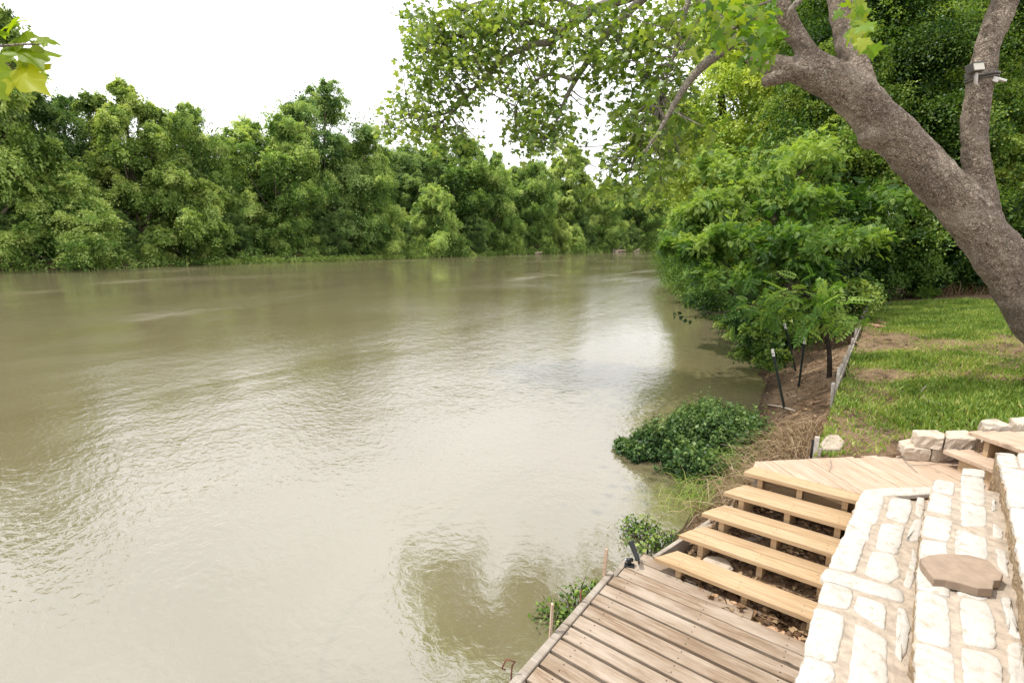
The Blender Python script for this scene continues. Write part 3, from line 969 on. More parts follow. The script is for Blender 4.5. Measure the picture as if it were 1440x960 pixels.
LB = []
LB.append(river_limb([W(930, -60, 10.6), W(900, -14, 11), W(866, 2, 11.2), W(826, 18, 11.4), W(787, 48, 11.6), W(774, 59, 11.7), W(747, 64, 11.8), W(712, 81, 12), W(677, 114, 12.1), W(638, 157, 12.2), W(612, 178, 12.3)], [.13, .12, .11, .10, .09, .08, .065, .055, .045, .03, .015]))
LB.append(river_limb([W(975, -25, 9.6), W(935, -30, 10.2), W(900, 2, 10.6), W(861, 39, 10.8), W(835, 74, 11), W(809, 114, 11.1), W(791, 149, 11.2), W(775, 190, 11.3)], [.12, .11, .085, .075, .065, .05, .035, .015]))
LB.append(river_limb([W(787, 48, 11.6), W(752, 32, 11.8), W(715, 40, 12), W(670, 52, 12.2), W(630, 50, 12.3)], [.06, .05, .04, .03, .015]))
LB.append(river_limb([W(826, 18, 11.4), W(780, -2, 11.6), W(735, -6, 11.8), W(690, 0, 12.0), W(650, 10, 12.2)], [.05, .045, .04, .03, .015]))
LB.append(river_limb([W(861, 39, 10.8), W(880, 70, 10.6), W(905, 100, 10.4), W(915, 140, 10.3), W(900, 190, 10.3)], [.05, .04, .035, .025, .012]))
LB.append(river_limb([W(809, 114, 11.1), W(775, 105, 11.3), W(745, 120, 11.4), W(725, 150, 11.5)], [.04, .03, .02, .01]))
LB.append(river_limb([W(638, 157, 12.2), W(600, 165, 12.3), W(565, 160, 12.4), W(545, 165, 12.4)], [.025, .02, .015, .008]))
LB.append(river_limb([W(975, -25, 9.6), W(962, 20, 9.4), W(950, 70, 9.2), W(930, 130, 9.2)], [.07, .05, .035, .012]))
# bare bleached limb hanging below the leaf cluster
pl = MB()
q, r_ = spline([W(1028, 60, 7.6), W(1008, 77, 7.6), W(985, 96, 7.7), W(962, 124, 7.8), W(942, 158, 7.9), W(926, 186, 8.0), W(905, 215, 8.1)], [.085, .075, .065, .052, .04, .028, .01], 6)
pl.tube(q, r_, 10, True, wob=.08)
q2, r2 = spline([W(936, 168, 7.93), W(926, 152, 7.9), W(914, 150, 7.9)], [.025, .018, .01], 4)
pl.tube(q2, r2, 7)
q3, r3 = spline([W(1106, 30, 7.1), W(1114, 12, 7.0), W(1130, -8, 6.95), W(1160, -60, 6.9)], [.05, .04, .04, .03], 5)
pl.tube(q3, r3, 9)
bl = pl.build('bare_limb', M['pale_bark'], tree, True)
bl['label'] = 'bleached bare limb without bark'

# leaf regions (px, py, rx, ry, n clusters, dist, spread)
REG = [(640, 45, 70, 50, 150, 12.2), (600, 85, 36, 40, 50, 12.3), (590, 30, 22, 30, 18, 12.3), (700, 30, 60, 40, 80, 12), (690, 95, 40, 28, 40, 12), (625, 130, 50, 30, 55, 12.3), (575, 170, 40, 26, 42, 12.4), (552, 140, 20, 14, 8, 12.4),
       (620, 182, 48, 20, 36, 12.3), (655, 198, 30, 12, 10, 12.3), (770, 20, 60, 32, 50, 11.6), (760, 80, 36, 24, 24, 11.6), (745, 125, 30, 30, 26, 11.4), (765, 165, 48, 34, 70, 11.3), (740, 195, 34, 20, 30, 11.4), (800, 200, 22, 20, 14, 11.2),
       (835, 95, 34, 40, 38, 11), (825, 45, 40, 30, 30, 11.2), (880, 30, 44, 34, 46, 10.5), (895, 85, 40, 36, 46, 10.4), (935, 45, 34, 48, 40, 9.6), (940, 130, 34, 40, 40, 9.4), (895, 165, 34, 36, 46, 10.3), (880, 215, 26, 34, 34, 10.3), (925, 215, 36, 40, 60, 9.4),
       (850, 250, 14, 22, 10, 10.6), (965, 180, 24, 34, 22, 9.0), (850, 150, 22, 20, 8, 11), (870, 265, 14, 18, 6, 10.5), (915, 265, 24, 22, 16, 9.6), (545, 185, 12, 8, 6, 12.4), (985, 30, 20, 40, 14, 8.6)]
cc = []
for px, py, rx, ry, n_, ds in REG:
    for i in range(n_):
        a = rng.uniform(0, 2 * PI); s_ = math.sqrt(rng.uniform(0, 1))
        cc.append(W(px + rx * s_ * math.cos(a), py + ry * s_ * math.sin(a), ds + rng.normal() * .7))
cc = np.array(cc)
# crown above the picture: keeps the sun for the stairs and the stone steps
SUN = np.array([-.36, -.22, .905]); SUN /= np.linalg.norm(SUN)
up = []
for i in range(1500):
    px = rng.uniform(500, 1350); py = -rng.uniform(90, 900)
    ds = rng.uniform(4.5, 13)
    p = W(px, py, ds)
    if not (4.6 < p[2] < 13.5): continue
    if mnoise.noise(Vector(p * .55)) < -.02: continue
    s_ = (p[2] - .8) / SUN[2]
    g_ = p - SUN * s_
    if -2.2 < g_[0] < 4.5 and 3.35 < g_[1] < 8.6: continue
    if g_[0] > -.5 and g_[1] < 9: continue
    if p[0] > 5 or p[1] < -4: continue
    up.append(p)
up = np.array(up)
# lawn shade: crown over the lawn behind the trunk
allc = np.concatenate([cc, up])
dn = unit(np.column_stack([rng.normal(size=len(allc)) * .5, rng.normal(size=len(allc)) * .5, np.full(len(allc), .9)]))
t0 = rng.uniform(.25, .7, len(allc))
Ls = clumps(allc, dn, np.concatenate([np.full(len(cc), .26), np.full(len(up), .42)]), 8, .128, .6, .6, t0, .16, .5)
leaves('crown', *Ls, MAPLE, M['syc_leaf'], tree)
# twigs from limbs to clusters
lp = np.concatenate([np.array(q) for q in LB])
for c in cc[::2]:
    d = np.linalg.norm(lp - c, axis=1)
    i = int(np.argmin(d))
    if d[i] > 2.2: continue
    a = lp[i]
    lm.tube([a, a * .5 + c * .5 + np.array([0, 0, -.06 * d[i]]), c], [.016, .011, .005], 4, False)
lm.build('river_limbs', M['pale_bark'], tree, True)


def leaf_spray(name, spots, dist, mat, size, templ, tint=(.2, .9), down=.5):
    pos = []; n_ = []; ax = []; sz = []; tn = []
    for px, py in spots:
        pos.append(W(px, py, dist + rng.normal() * dist * .05))
    pos = np.array(pos)
    N = len(pos)
    n_ = unit(rng.normal(size=(N, 3)) * .6 + (-FW) * .6 + np.array([0, 0, .5]))
    ax = unit(rng.normal(size=(N, 3)) * .8 + np.array([0, 0, -down]))
    return leaves(name, pos, n_, ax, size * rng.uniform(.75, 1.2, N), rng.uniform(*tint, N), templ, M[mat], tree)


spots = []
for px, py, rx, ry, n_ in ((1045, 45, 50, 40, 95), (1010, 25, 24, 24, 24), (1075, 75, 20, 22, 22), (1090, 30, 12, 22, 10), (1060, 10, 36, 18, 26)):
    for i in range(n_):
        a = rng.uniform(0, 2 * PI); s_ = math.sqrt(rng.uniform())
        spots.append((px + rx * s_ * math.cos(a), py + ry * s_ * math.sin(a)))
ls = leaf_spray('leaf_cluster', spots, 6.0, 'syc_leaf_near', .14, MAPLE, (.0, .8), .4)
ls['label'] = 'dense cluster of larger leaves on the low limb'
spots = [(1200 + rng.normal() * 7 + k * 2.2, 2 + k * 9 + rng.normal() * 3) for k in range(8) for _ in range(4)]
ls = leaf_spray('leaf_cluster', spots, 5.2, 'syc_leaf_near', .135, BIGLEAF, (.45, 1.0), .9)
ls['label'] = 'pale drooping leaves in front of the second limb'
tw = MB()
tw.tube([W(1200, -30, 5.2), W(1205, 20, 5.2), W(1216, 78, 5.2)], [.008, .006, .003], 5)
tw.tube([W(1085, 20, 6.9), W(1050, 30, 6.2), W(1015, 50, 6.0)], [.02, .014, .006], 6)
tw.tube([W(1090, 0, 7.1), W(1060, 10, 6.3), W(1030, 5, 6.0)], [.02, .012, .006], 6)
# the twig of large leaves at the upper left, an end of a bough passing above the camera
q, r_ = spline([W(930, -60, 10.6), W(650, -230, 9.5), W(250, -330, 7), W(-120, -160, 4), W(-110, 30, 2.5), W(-60, 62, 1.9), W(-20, 66, 1.75), W(24, 63, 1.7), W(62, 62, 1.68)], [.010, .006, .005, .005, .005, .005, .004, .003, .002], 6)
tw.tube(q, r_, 7)
tw.tube([W(-40, 40, 1.8), W(-5, 78, 1.72), W(28, 104, 1.7)], [.005, .0035, .002], 5)
tw.build('twigs', M['bark'], tree, True)


def big_leaf(px, py, tx, ty, d, roll=0., tint=.7):
    """leaf with its stalk end at (px,py) and its tip at (tx,ty)"""
    a = W(px, py, d); b = W(tx, ty, d * rng.uniform(.95, 1.06))
    ax = b - a
    nn = -FW * .75 + np.array([0, 0, .5]) + RT * roll
    return a, nn, ax, np.linalg.norm(ax) / 1.15, tint


BL = [big_leaf(16, 100, 72, 133, 1.70, .1, .95), big_leaf(42, 62, 76, 82, 1.72, .5, .75), big_leaf(50, 55, 92, 64, 1.66, -.5, .55), big_leaf(34, 68, 62, 98, 1.75, .6, .5), big_leaf(16, 42, 20, 20, 1.75, .5, .55), big_leaf(24, 62, 4, 66, 1.72, 0, .3),
      big_leaf(-22, 74, 20, 118, 1.64, .2, .55), big_leaf(-20, 112, 12, 142, 1.62, -.3, .5), big_leaf(10, 40, 26, 30, 1.8, .4, .6), big_leaf(28, 80, 40, 106, 1.75, -.6, .7), big_leaf(-10, 40, 10, 55, 1.74, .3, .45), big_leaf(20, 60, 56, 48, 1.74, -.3, .6)]
o = leaves('leaf_cluster', np.array([b[0] for b in BL]), np.array([b[1] for b in BL]), np.array([b[2] for b in BL]), np.array([b[3] for b in BL]), np.array([b[4] for b in BL]), BIGLEAF, M['leaf_bright'], tree)
o['label'] = 'large backlit leaves close to the viewer at upper left'

# ------------------------------------------------------------------ floodlight strapped to the upright limb
c = W(1374, 95, 6.86)
fl = empty('floodlight', tuple(c), 'small weathered floodlight strapped to the upright sycamore limb', 'lamp')
Mx = Matrix.Translation(Vector(c)) @ Matrix.Rotation(YAW + R(12), 4, 'Z') @ Matrix.Rotation(R(-14), 4, 'X') @ Matrix.Rotation(R(-8), 4, 'Y')
mb = MB(); mb.box(-.095, .095, -.02, .07, -.05, .055, .008, M=Mx); mb.box(-.10, .10, -.035, -.02, .045, .062, .003, M=Mx)
mb.box(-.02, .02, .07, .14, -.09, -.01, .004, M=Mx)
mb.build('housing', M['lamp_body'], fl)
mb = MB(); mb.box(-.083, .083, -.026, -.0195, -.042, .046, .002, M=Mx); mb.build('lens', M['lamp_glass'], fl)
mb = MB()
ctr = W(1381, 108, 7.12)
pts = []
for k in range(25):
    a = 2 * PI * k / 24
    pts.append(ctr + (RT * math.cos(a) + FW * math.sin(a)) * .164 + np.array([0, 0, .02 * math.cos(a)]))
mb.tube(pts, .016, 6)
mb.tube([p + np.array([0, 0, -.035]) for p in pts], .010, 6)
mb.build('strap', M['lamp_body'], fl, True)
mb = MB()
c2 = W(1402, 111, 6.98)
Mx2 = Matrix.Translation(Vector(c2)) @ Matrix.Rotation(YAW - R(20), 4, 'Z') @ Matrix.Rotation(R(22), 4, 'Y')
mb.box(-.06, .10, -.03, .03, -.012, .012, .004, M=Mx2)
mb.box(-.05, .02, -.03, .02, -.045, -.012, .004, M=Mx2)
mb.build('side_bracket', M['post_white'], fl)
mb = MB(); mb.tube([c + np.array([0, 0, -.07]), W(1372, 118, 6.84), W(1376, 122, 6.84)], [.022, .020, .012], 8); mb.build('sensor', M['fence_pale'], fl, True)

# ------------------------------------------------------------------ dock
DZ = .35
dock = empty('dock', (-1.0, 3.0, DZ), 'weathered grey brown plank dock at the water edge', 'dock')
mb = MB()
v = 4.14
i = 0
while v > .4:
    w_ = .140
    jit = rng.normal() * .012
    x0 = -1.60 + (.05 if i == 0 else 0) + jit * .5
    if i > 2: x0 = -1.642 + jit * .2
    x1 = -.13 + abs(rng.normal()) * .01
    gap = .011 if i < 3 else rng.uniform(.020, .030)
    y1 = v; y0 = v - .1515 + gap
    sk = rng.normal() * .002
    zt = DZ + rng.normal() * .0015
    if i == 0: x1 = -1.02
    if i == 1: x1 = -.55
    # long boards in short lengths so they bow and waver a little
    mb.prism([(x0, y0), (x1, y0 + sk), (x1, y1 + sk), (x0, y1)], zt - .034, zt, .0045)
    mb.screws([(x, yy) for x in (-1.50, -.88, -.28) if x < x1 - .03 for yy in (y0 + .03, y1 - .03)], zt, .0055)
    v -= .1515
    i += 1
mb.build('decking', M['dock_wood'], dock)
mb = MB()
mb.prism([(-1.74, .4), (-1.648, .4), (-1.648, 3.70), (-1.70, 3.72)], DZ - .06, DZ + .010, .006)
mb.build('rim_board', M['grey_wood'], dock)
mb = MB()
for x in (-1.52, -.9, -.3):
    mb.box(x, x + .045, .4, 4.1 if x < -1 else 3.7, DZ - .19, DZ - .038, .003)
mb.box(-1.70, -1.655, .4, 4.10, DZ - .20, DZ - .066, .003)
mb.build('joists', M['grey_wood'], dock)
for y in (1.2, 2.6, 3.9):
    mb = MB()
    mb.box(-1.62, -1.53, y, y + .09, -1.0, DZ - .192, .004)
    mb.build('pile', M['grey_wood'], dock)


# stakes on the river side of the dock
def stake(pxb, pyb, pxt, pyt, z0, r_, mat, label, hook=False, flat=False):
    b = G(pxb, pyb, z0)
    dist = float(np.dot(b - CAM, FW))
    t = W(pxt, pyt, dist)
    e = b - (t - b) / np.linalg.norm(t - b) * .9
    if flat:
        mb = MB()
        ax = Vector(t - e).normalized()
        Mx = Matrix.Translation(Vector(e)) @ ax.to_track_quat('Z', 'Y').to_matrix().to_4x4() @ Matrix.Rotation(rng.uniform(0, 1), 4, 'Z')
        L_ = float(np.linalg.norm(t - e))
        mb.box(-r_, r_, -r_ * .6, r_ * .6, 0, L_, .004, M=Mx)
    else:
        mb = MB(); mb.tube([e, b, t], [r_, r_, r_ * .9], 8)
    if hook:
        h1 = W(pxt - 10, pyt - 6, dist); h2 = W(pxt - 14, pyt + 3, dist); h3 = W(pxt - 9, pyt + 5, dist)
        mb.tube([t, W(pxt + 4, pyt - 6, dist), W(pxt - 8, pyt - 10, dist), h2, h3], [r_] * 5, 6)
    o = mb.build('stake', M[mat], None, not flat)
    return tag(o, label, 'stake', 'stakes beside the dock')


stake(849, 812, 853, 771, .33, .014, 'deck_wood', 'tallest wooden stake at the far end of the dock rim', flat=True)
stake(774, 892, 777, 848, .33, .014, 'deck_wood', 'wooden stake standing midway along the dock rim', flat=True)
stake(816, 850, 817, 829, .33, .008, 'rust', 'short thin rusty stake between the two wooden stakes')
stake(719, 952, 720, 936, .33, .006, 'rust', 'rusty rod with hooked top at the bottom of the dock rim', hook=True)

# rod holder
b = G(885, 795, DZ)
rh = empty('rod_holder', (b[0], b[1], DZ), 'black fishing rod holder clamped on the dock corner', 'rod holder')
dist = float(np.dot(b - CAM, FW))
mb = MB()
Mx = Matrix.Translation(Vector((b[0], b[1], DZ))) @ Matrix.Rotation(R(20), 4, 'Z')
mb.box(-.045, .045, -.03, .03, .001, .014, .003, M=Mx)
for k in (-1, 1):
    mb.tube([np.array(Mx @ Vector((.032 * k, 0, .012))), np.array(Mx @ Vector((.032 * k, 0, .02)))], .008, 8)
mb.build('base_plate', M['black'], rh)
mb = MB()
mb.tube([np.array([b[0], b[1], DZ + .012]), np.array([b[0], b[1], DZ + .07])], [.02, .016], 10)
mb.tube([np.array([b[0], b[1], DZ + .06]) - RT * .03, np.array([b[0], b[1], DZ + .06]) + RT * .03], .018, 10)
mb.build('swivel', M['black'], rh, True)
mb = MB(); mb.tube([np.array([b[0], b[1], DZ + .06]) - RT * .042, np.array([b[0], b[1], DZ + .06]) - RT * .030], .015, 10); mb.build('clamp_knob', M['steel'], rh, True)
mb = MB()
t0_ = W(897, 787, dist - .04); t1_ = W(887, 761, dist + .08)
ax = (t1_ - t0_) / np.linalg.norm(t1_ - t0_)
# open tube: outer wall, lip, inner wall
n_ = 14
prof = [(0, .021), (.08, .021), (.17, .024), (.20, .030), (.21, .030), (.21, .024), (.10, .017), (.02, .016)]
x = np.cross(ax, [0, 0, 1.]); x /= np.linalg.norm(x); y = np.cross(x, ax)
V = []; F = []
Lh = np.linalg.norm(t1_ - t0_) / .21
for s_, r_ in prof:
    for k in range(n_):
        a = 2 * PI * k / n_
        V.append(t0_ + ax * s_ * Lh + (x * math.cos(a) + y * math.sin(a)) * r_)
for i in range(len(prof) - 1):
    for k in range(n_):
        F.append((i * n_ + k, i * n_ + (k + 1) % n_, (i + 1) * n_ + (k + 1) % n_, (i + 1) * n_ + k))
F.append(tuple((len(prof) - 1) * n_ + k for k in range(n_)))
quick('holder_tube', V, F, M['black'], rh, True)
mb = MB(); mb.tube([t0_ + ax * .01, t0_ + ax * .01 + RT * .018 - np.array([0, 0, .03]), t0_ + RT * .012 - np.array([0, 0, .05])], [.008, .007, .005], 7); mb.build('trigger', M['black'], rh, True)

# ------------------------------------------------------------------ wooden stairs
RISE, RUN = .134, .272
FV = [3.955 + RUN * k for k in range(5)]
ZT = [DZ + RISE * (k + 1) for k in range(5)]
UL = [-1.385, -1.265, -1.150, -1.035, -.925]
UR = [-.125, -.075, -.06, -.02, .02]
stairs = empty('wooden_stairs', (-.6, 3.95, DZ), 'five step open wooden stairs of yellow treated pine between dock and upper deck', 'stairs')
for k in range(5):
    mb = MB()
    y = FV[k]; z = ZT[k]; ul = UL[k]; ur = UR[k] + .06
    sl = .06
    if k == 0:
        mb.prism([(ul, y), (ur, y - .012), (ur, y + .22), (ul + .13, y + .225)], z - .042, z, .006)
    elif k == 4:
        mb.prism([(ul, y), (ur, y), (ur, y + .150), (ul + .05, y + .19)], z - .042, z, .006)
    else:
        mb.prism([(ul, y), (ur, y), (ur, y + .142), (ul + .06, y + .142)], z - .042, z, .006, .15 + .2 * random.random())
        mb.prism([(ul + .065, y + .156), (ur, y + .156), (ur, y + .285), (ul + .135, y + .285)], z - .043, z - .003, .006, .6 + .4 * random.random())
    for f in (.10, .5, .88):
        xs = ul + .1 + (ur - ul - .12) * f
        mb.screws([(xs + rng.normal() * .006, y + .035), (xs + rng.normal() * .006, y + .11)], z)
    mb.build('tread', M['new_wood'], stairs)


def stringer(u0, u1, wdt=.045, inset=0):
    """sawtooth stringer running from step 1 at u0 to the top step at u1"""
    prof = []
    mb = MB()
    for k in range(5):
        y0 = FV[k] + .035 + inset; y1 = y0 + RUN + (.0 if k < 4 else -.08)
        ua = u0 + (u1 - u0) * k / 4
        ub = u0 + (u1 - u0) * (k + 1) / 4 if k < 4 else ua
        zt = ZT[k] - .045; zb = ZT[k] - .30
        if k == 0: zb = ZT[0] - .16
        V = []
        for uu, yy in ((ua, y0), (ua + wdt, y0), (ub + wdt, y1 - .001), (ub, y1 - .001)):
            V.append((uu, yy, zb + (RISE * .9 if yy != y0 else 0)))
        for uu, yy in ((ua, y0), (ua + wdt, y0), (ub + wdt, y1 - .001), (ub, y1 - .001)):
            V.append((uu, yy, zt))
        mb.add(V, [(3, 2, 1, 0), (4, 5, 6, 7), (0, 1, 5, 4), (1, 2, 6, 5), (2, 3, 7, 6), (3, 0, 4, 7)], .35)
    return mb.build('stringer', M['new_wood'], stairs)


stringer(-1.20, -.80)
stringer(-.66, -.46)
stringer(-.19, -.10)
mb = MB()
Mx = Matrix.Translation(Vector((-1.44, 4.12, .34))) @ Matrix.Rotation(R(64), 4, 'Z') @ Matrix.Rotation(R(-14), 4, 'Y')
mb.box(0, 1.05, -.02, .02, -.12, .04, .004, M=Mx)
o = mb.build('side_board', M['grey_wood'], stairs)
mb = MB()
for a, b_, wd in (((-1.0, 4.35, .50), (-.35, 5.0, .66), .05), ((-1.15, 4.62, .52), (-.5, 5.2, .72), .06)):
    mb.tube([a, b_], wd * .5, 6)
o = mb.build('old_timber', M['grey_wood'], stairs)
# riser board under the upper deck
mb = MB(); mb.box(-.80, .0, FV[4] + .20, FV[4] + .24, .62, ZT[4] - .05, .003); mb.build('riser_board', M['new_wood'], stairs)

# ------------------------------------------------------------------ upper deck
UZ = ZT[4] - .004
deck = empty('upper_deck', (0, 5.8, UZ), 'pale diagonal board deck at the top of the wooden stairs', 'deck', rz=R(-46.4))
poly = [np.array(p) for p in [(-.875, 5.226), (.0, 5.215), (1.35, 5.20), (1.75, 7.86), (-.885, 5.375)]]
# clip polygon with board strips in the rotated frame
ca, sa = math.cos(R(-46.4)), math.sin(R(-46.4))
A2 = np.array([[ca, sa], [-sa, ca]])     # world -> local
org = np.array([0, 5.8])
lp_ = [A2 @ (p - org) for p in poly]


def clip(pl_, axis, val, keep_less):
    out = []
    for i in range(len(pl_)):
        a, b = pl_[i], pl_[(i + 1) % len(pl_)]
        ia = (a[axis] <= val) == keep_less; ib = (b[axis] <= val) == keep_less
        if ia: out.append(a)
        if ia != ib:
            t = (val - a[axis]) / (b[axis] - a[axis]); out.append(a + (b - a) * t)
    return out


mb = MB()
y = min(p[1] for p in lp_)
while y < max(p[1] for p in lp_):
    q = clip(clip(lp_, 1, y + .003, False), 1, y + .134, True)
    if len(q) >= 3:
        ar = sum(q[i][0] * q[(i + 1) % len(q)][1] - q[(i + 1) % len(q)][0] * q[i][1] for i in range(len(q)))
        q2 = []
        for p in q:
            if not q2 or np.linalg.norm(p - q2[-1]) > .012: q2.append(p)
        if len(q2) >= 3 and abs(ar) > .004:
            zz = rng.normal() * .0015
            mb.prism([tuple(p) for p in q2], -.034 + zz, zz, .003)
    y += .1375
me = bpy.data.meshes.new('decking')
me.from_pydata(mb.V, [], mb.F)
a = me.attributes.new('tint', 'FLOAT', 'FACE'); a.data.foreach_set('value', np.array(mb.T, np.float32))
o = bpy.data.objects.new('decking', me); C.objects.link(o); me.materials.append(M['deck_wood']); o.parent = deck
mb = MB()
mb.prism([(-.86, 5.23), (-.80, 5.23), (1.75, 7.70), (1.72, 7.80)], UZ - .20, UZ - .040, .003)
mb.box(-.7, 1.2, 5.40, 5.44, UZ - .2, UZ - .040, .003)
mb.build('joists', M['grey_wood'], deck)

# two wooden steps going up from the upper deck
ws = empty('wooden_steps', (1.0, 6.5, UZ), 'two short pale wooden steps rising right of the retaining blocks', 'steps')


def quad_px(pts, z):
    return [tuple(G(a, b_, z)[:2]) for a, b_ in pts]


mb = MB()
z1 = 1.19
p0 = G(1327, 632, z1); p1 = G(1408, 664, z1); p2 = G(1425, 652, z1); p3 = G(1346, 625, z1)
e = (p3 - p0) * .5
e_ = (p1 - p0); e_ /= np.linalg.norm(e_); nr = np.array([-e_[1], e_[0], 0])
if np.dot(nr, p3 - p0) < 0: nr = -nr


def strip(mb, p, L0, L1, w0, w1, z0, z1_):
    q = [p + e_ * L0 + nr * w0, p + e_ * L1 + nr * w0, p + e_ * L1 + nr * w1, p + e_ * L0 + nr * w1]
    q = [tuple(x[:2]) for x in q]
    ar = sum(q[i][0] * q[(i + 1) % 4][1] - q[(i + 1) % 4][0] * q[i][1] for i in range(4))
    if ar < 0: q = q[::-1]
    mb.prism(q, z0, z1_, .005)


mb = MB(); strip(mb, p0, 0, .75, 0, .138, z1 - .04, z1); strip(mb, p0, .03, .75, .144, .282, z1 - .04, z1 - .001)
mb.build('tread', M['deck_wood'], ws)
mb = MB(); strip(mb, p0, .12, .60, .05, .09, UZ + .002, z1 - .042); mb.build('riser_block', M['new_wood'], ws)
z2 = 1.40
b0 = G(1362, 606, z2)
mb = MB()
for k in range(4):
    strip(mb, b0, .0 + k * .03, 1.1, k * .144, k * .144 + .138, z2 - .042, z2 - .001 * k)
mb.build('tread', M['deck_wood'], ws)
mb = MB(); strip(mb, b0, .12, .165, .05, .5, UZ + .003, z2 - .044); strip(mb, b0, .8, .845, .05, .5, UZ + .003, z2 - .044)
strip(mb, b0, .2, .8, .30, .34, UZ + .003, z2 - .046)
mb.build('riser_block', M['new_wood'], ws)

# ------------------------------------------------------------------ stone steps
SZ = [1.065, 1.235, 1.405]
stone = empty('stone_steps', (.6, 4.2, .8), 'wide bright limestone steps with tan mortar beside the wooden stairs', 'stone steps')
# mortar bodies; the edges follow the lines of the steps
E1 = [(1217, 688), (1205, 709), (1188, 753), (1166, 800), (1158, 818), (1147, 856), (1131, 922), (1113, 990)]
R1 = [(1310, 686), (1303, 720), (1296, 765), (1289, 830), (1284, 900), (1281, 990)]
E2 = [(1314, 673), (1309, 692), (1300, 724), (1294, 760), (1289, 828), (1287, 900), (1285, 990)]
R2 = [(1385, 662), (1398, 700), (1412, 750), (1425, 800), (1438, 860), (1452, 930), (1466, 1000)]
E3 = [(1400, 636), (1406, 657), (1415, 692), (1424, 740), (1434, 800), (1446, 870), (1460, 960), (1466, 1000)]


def slab(left, right_u, ztop, zbot, name, mat, topcut):
    L_ = [G(a, b_, ztop)[:2] for a, b_ in left]
    L_.append(L_[-1] + (L_[-1] - L_[-2]) / np.linalg.norm(L_[-1] - L_[-2]) * 2.2)
    L_ = L_[::-1]                                     # near end first
    # finer, wavering edge
    P = []
    for a, b_ in zip(L_[:-1], L_[1:]):
        n_ = max(1, int(np.linalg.norm(b_ - a) / .05))
        for j in range(n_):
            P.append(a + (b_ - a) * j / n_ + np.array([rng.normal() * .006, 0]))
    P.append(L_[-1])
    V = []; F = []
    m = len(P)
    for p in P: V.append((p[0], p[1], ztop))
    for p in P: V.append((p[0] + abs(rng.normal()) * .012, p[1], (ztop + zbot) * .5))
    for p in P: V.append((p[0] + rng.normal() * .008, p[1], zbot))
    for p in P: V.append((right_u(p[1]), p[1] + (topcut if p is P[-1] else 0), ztop))
    for p in P: V.append((right_u(p[1]), p[1] + (topcut if p is P[-1] else 0), zbot))
    for i in range(m - 1):
        F.append((i, i + 1, m + i + 1, m + i))
        F.append((m + i, m + i + 1, 2 * m + i + 1, 2 * m + i))
    mbf = list(F)
    top = [(i, 3 * m + i, 3 * m + i + 1, i + 1) for i in range(m - 1)]
    back = [(m - 1, 3 * m + m - 1, 4 * m + m - 1, 2 * m + m - 1, m + m - 1), (3 * m, 0, m, 2 * m, 4 * m)]
    me = bpy.data.meshes.new(name)
    me.from_pydata([tuple(map(float, v)) for v in V], [], mbf + top + back)
    me.materials.append(M['mortar']); me.materials.append(M['riser'])
    for i, p in enumerate(me.polygons):
        p.material_index = 1 if i < len(mbf) else 0
    o = bpy.data.objects.new(name, me); C.objects.link(o)
    o.parent = stone
    o.matrix_parent_inverse = Matrix.Translation(stone.location).inverted()
    return o


STONES1 = [[(1235, 687), (1310, 685), (1309, 695), (1246, 697)], [(1217, 689), (1234, 688), (1243, 697), (1239, 715), (1205, 709), (1210, 699)], [(1205, 711), (1236, 716), (1234, 730), (1224, 741), (1221, 758), (1188, 752)],
           [(1186, 755), (1216, 763), (1210, 777), (1201, 803), (1167, 796)], [(1164, 800), (1265, 830), (1265, 846), (1160, 816)], [(1159, 819), (1198, 830), (1191, 856), (1152, 847)], [(1147, 856), (1186, 868), (1175, 929), (1132, 917)],
           [(1131, 924), (1170, 938), (1176, 1000), (1112, 1000)], [(1253, 702), (1280, 704), (1281, 718), (1274, 735), (1247, 725)], [(1240, 737), (1271, 740), (1262, 778), (1232, 770)], [(1227, 776), (1257, 781), (1264, 808), (1250, 818), (1217, 806)],
           [(1207, 839), (1244, 851), (1243, 885), (1202, 858)], [(1203, 880), (1245, 900), (1246, 1000), (1186, 1000), (1200, 920)], [(1290, 700), (1300, 701), (1300, 717), (1295, 726), (1287, 721)], [(1287, 731), (1296, 732), (1296, 746), (1290, 760), (1276, 759), (1279, 745)],
           [(1284, 772), (1290, 785), (1286, 810), (1280, 825), (1271, 820), (1278, 800)], [(1262, 856), (1273, 859), (1279, 880), (1275, 910), (1267, 925), (1259, 917)]]
STONES2 = [[(1355, 659), (1384, 662), (1383, 671), (1353, 667)], [(1353, 669), (1383, 673), (1384, 709), (1352, 703)], [(1352, 707), (1386, 713), (1386, 739), (1353, 738)], [(1345, 744), (1387, 757), (1387, 786), (1345, 786)], [(1316, 675), (1341, 679), (1340, 696), (1312, 689)],
           [(1313, 691), (1338, 701), (1337, 723), (1304, 716)], [(1302, 725), (1339, 733), (1333, 760), (1298, 751)], [(1296, 759), (1330, 763), (1330, 786), (1295, 786)], [(1293, 791), (1332, 800), (1334, 838), (1291, 826)], [(1291, 831), (1331, 843), (1336, 908), (1289, 896)],
           [(1289, 904), (1340, 920), (1342, 1000), (1287, 1000)], [(1351, 842), (1388, 850), (1397, 873), (1398, 910), (1355, 902)], [(1352, 913), (1404, 927), (1412, 1000), (1356, 1000), (1357, 942)], [(1396, 701), (1400, 705), (1400, 716), (1394, 718)], [(1396, 735), (1408, 744), (1409, 757), (1397, 754)],
           [(1400, 772), (1414, 777), (1418, 812), (1404, 795)], [(1407, 842), (1421, 843), (1427, 870), (1434, 896), (1419, 888)], [(1417, 908), (1438, 905), (1450, 1000), (1423, 1000)], [(1344, 792), (1386, 795), (1388, 842), (1346, 834)]]
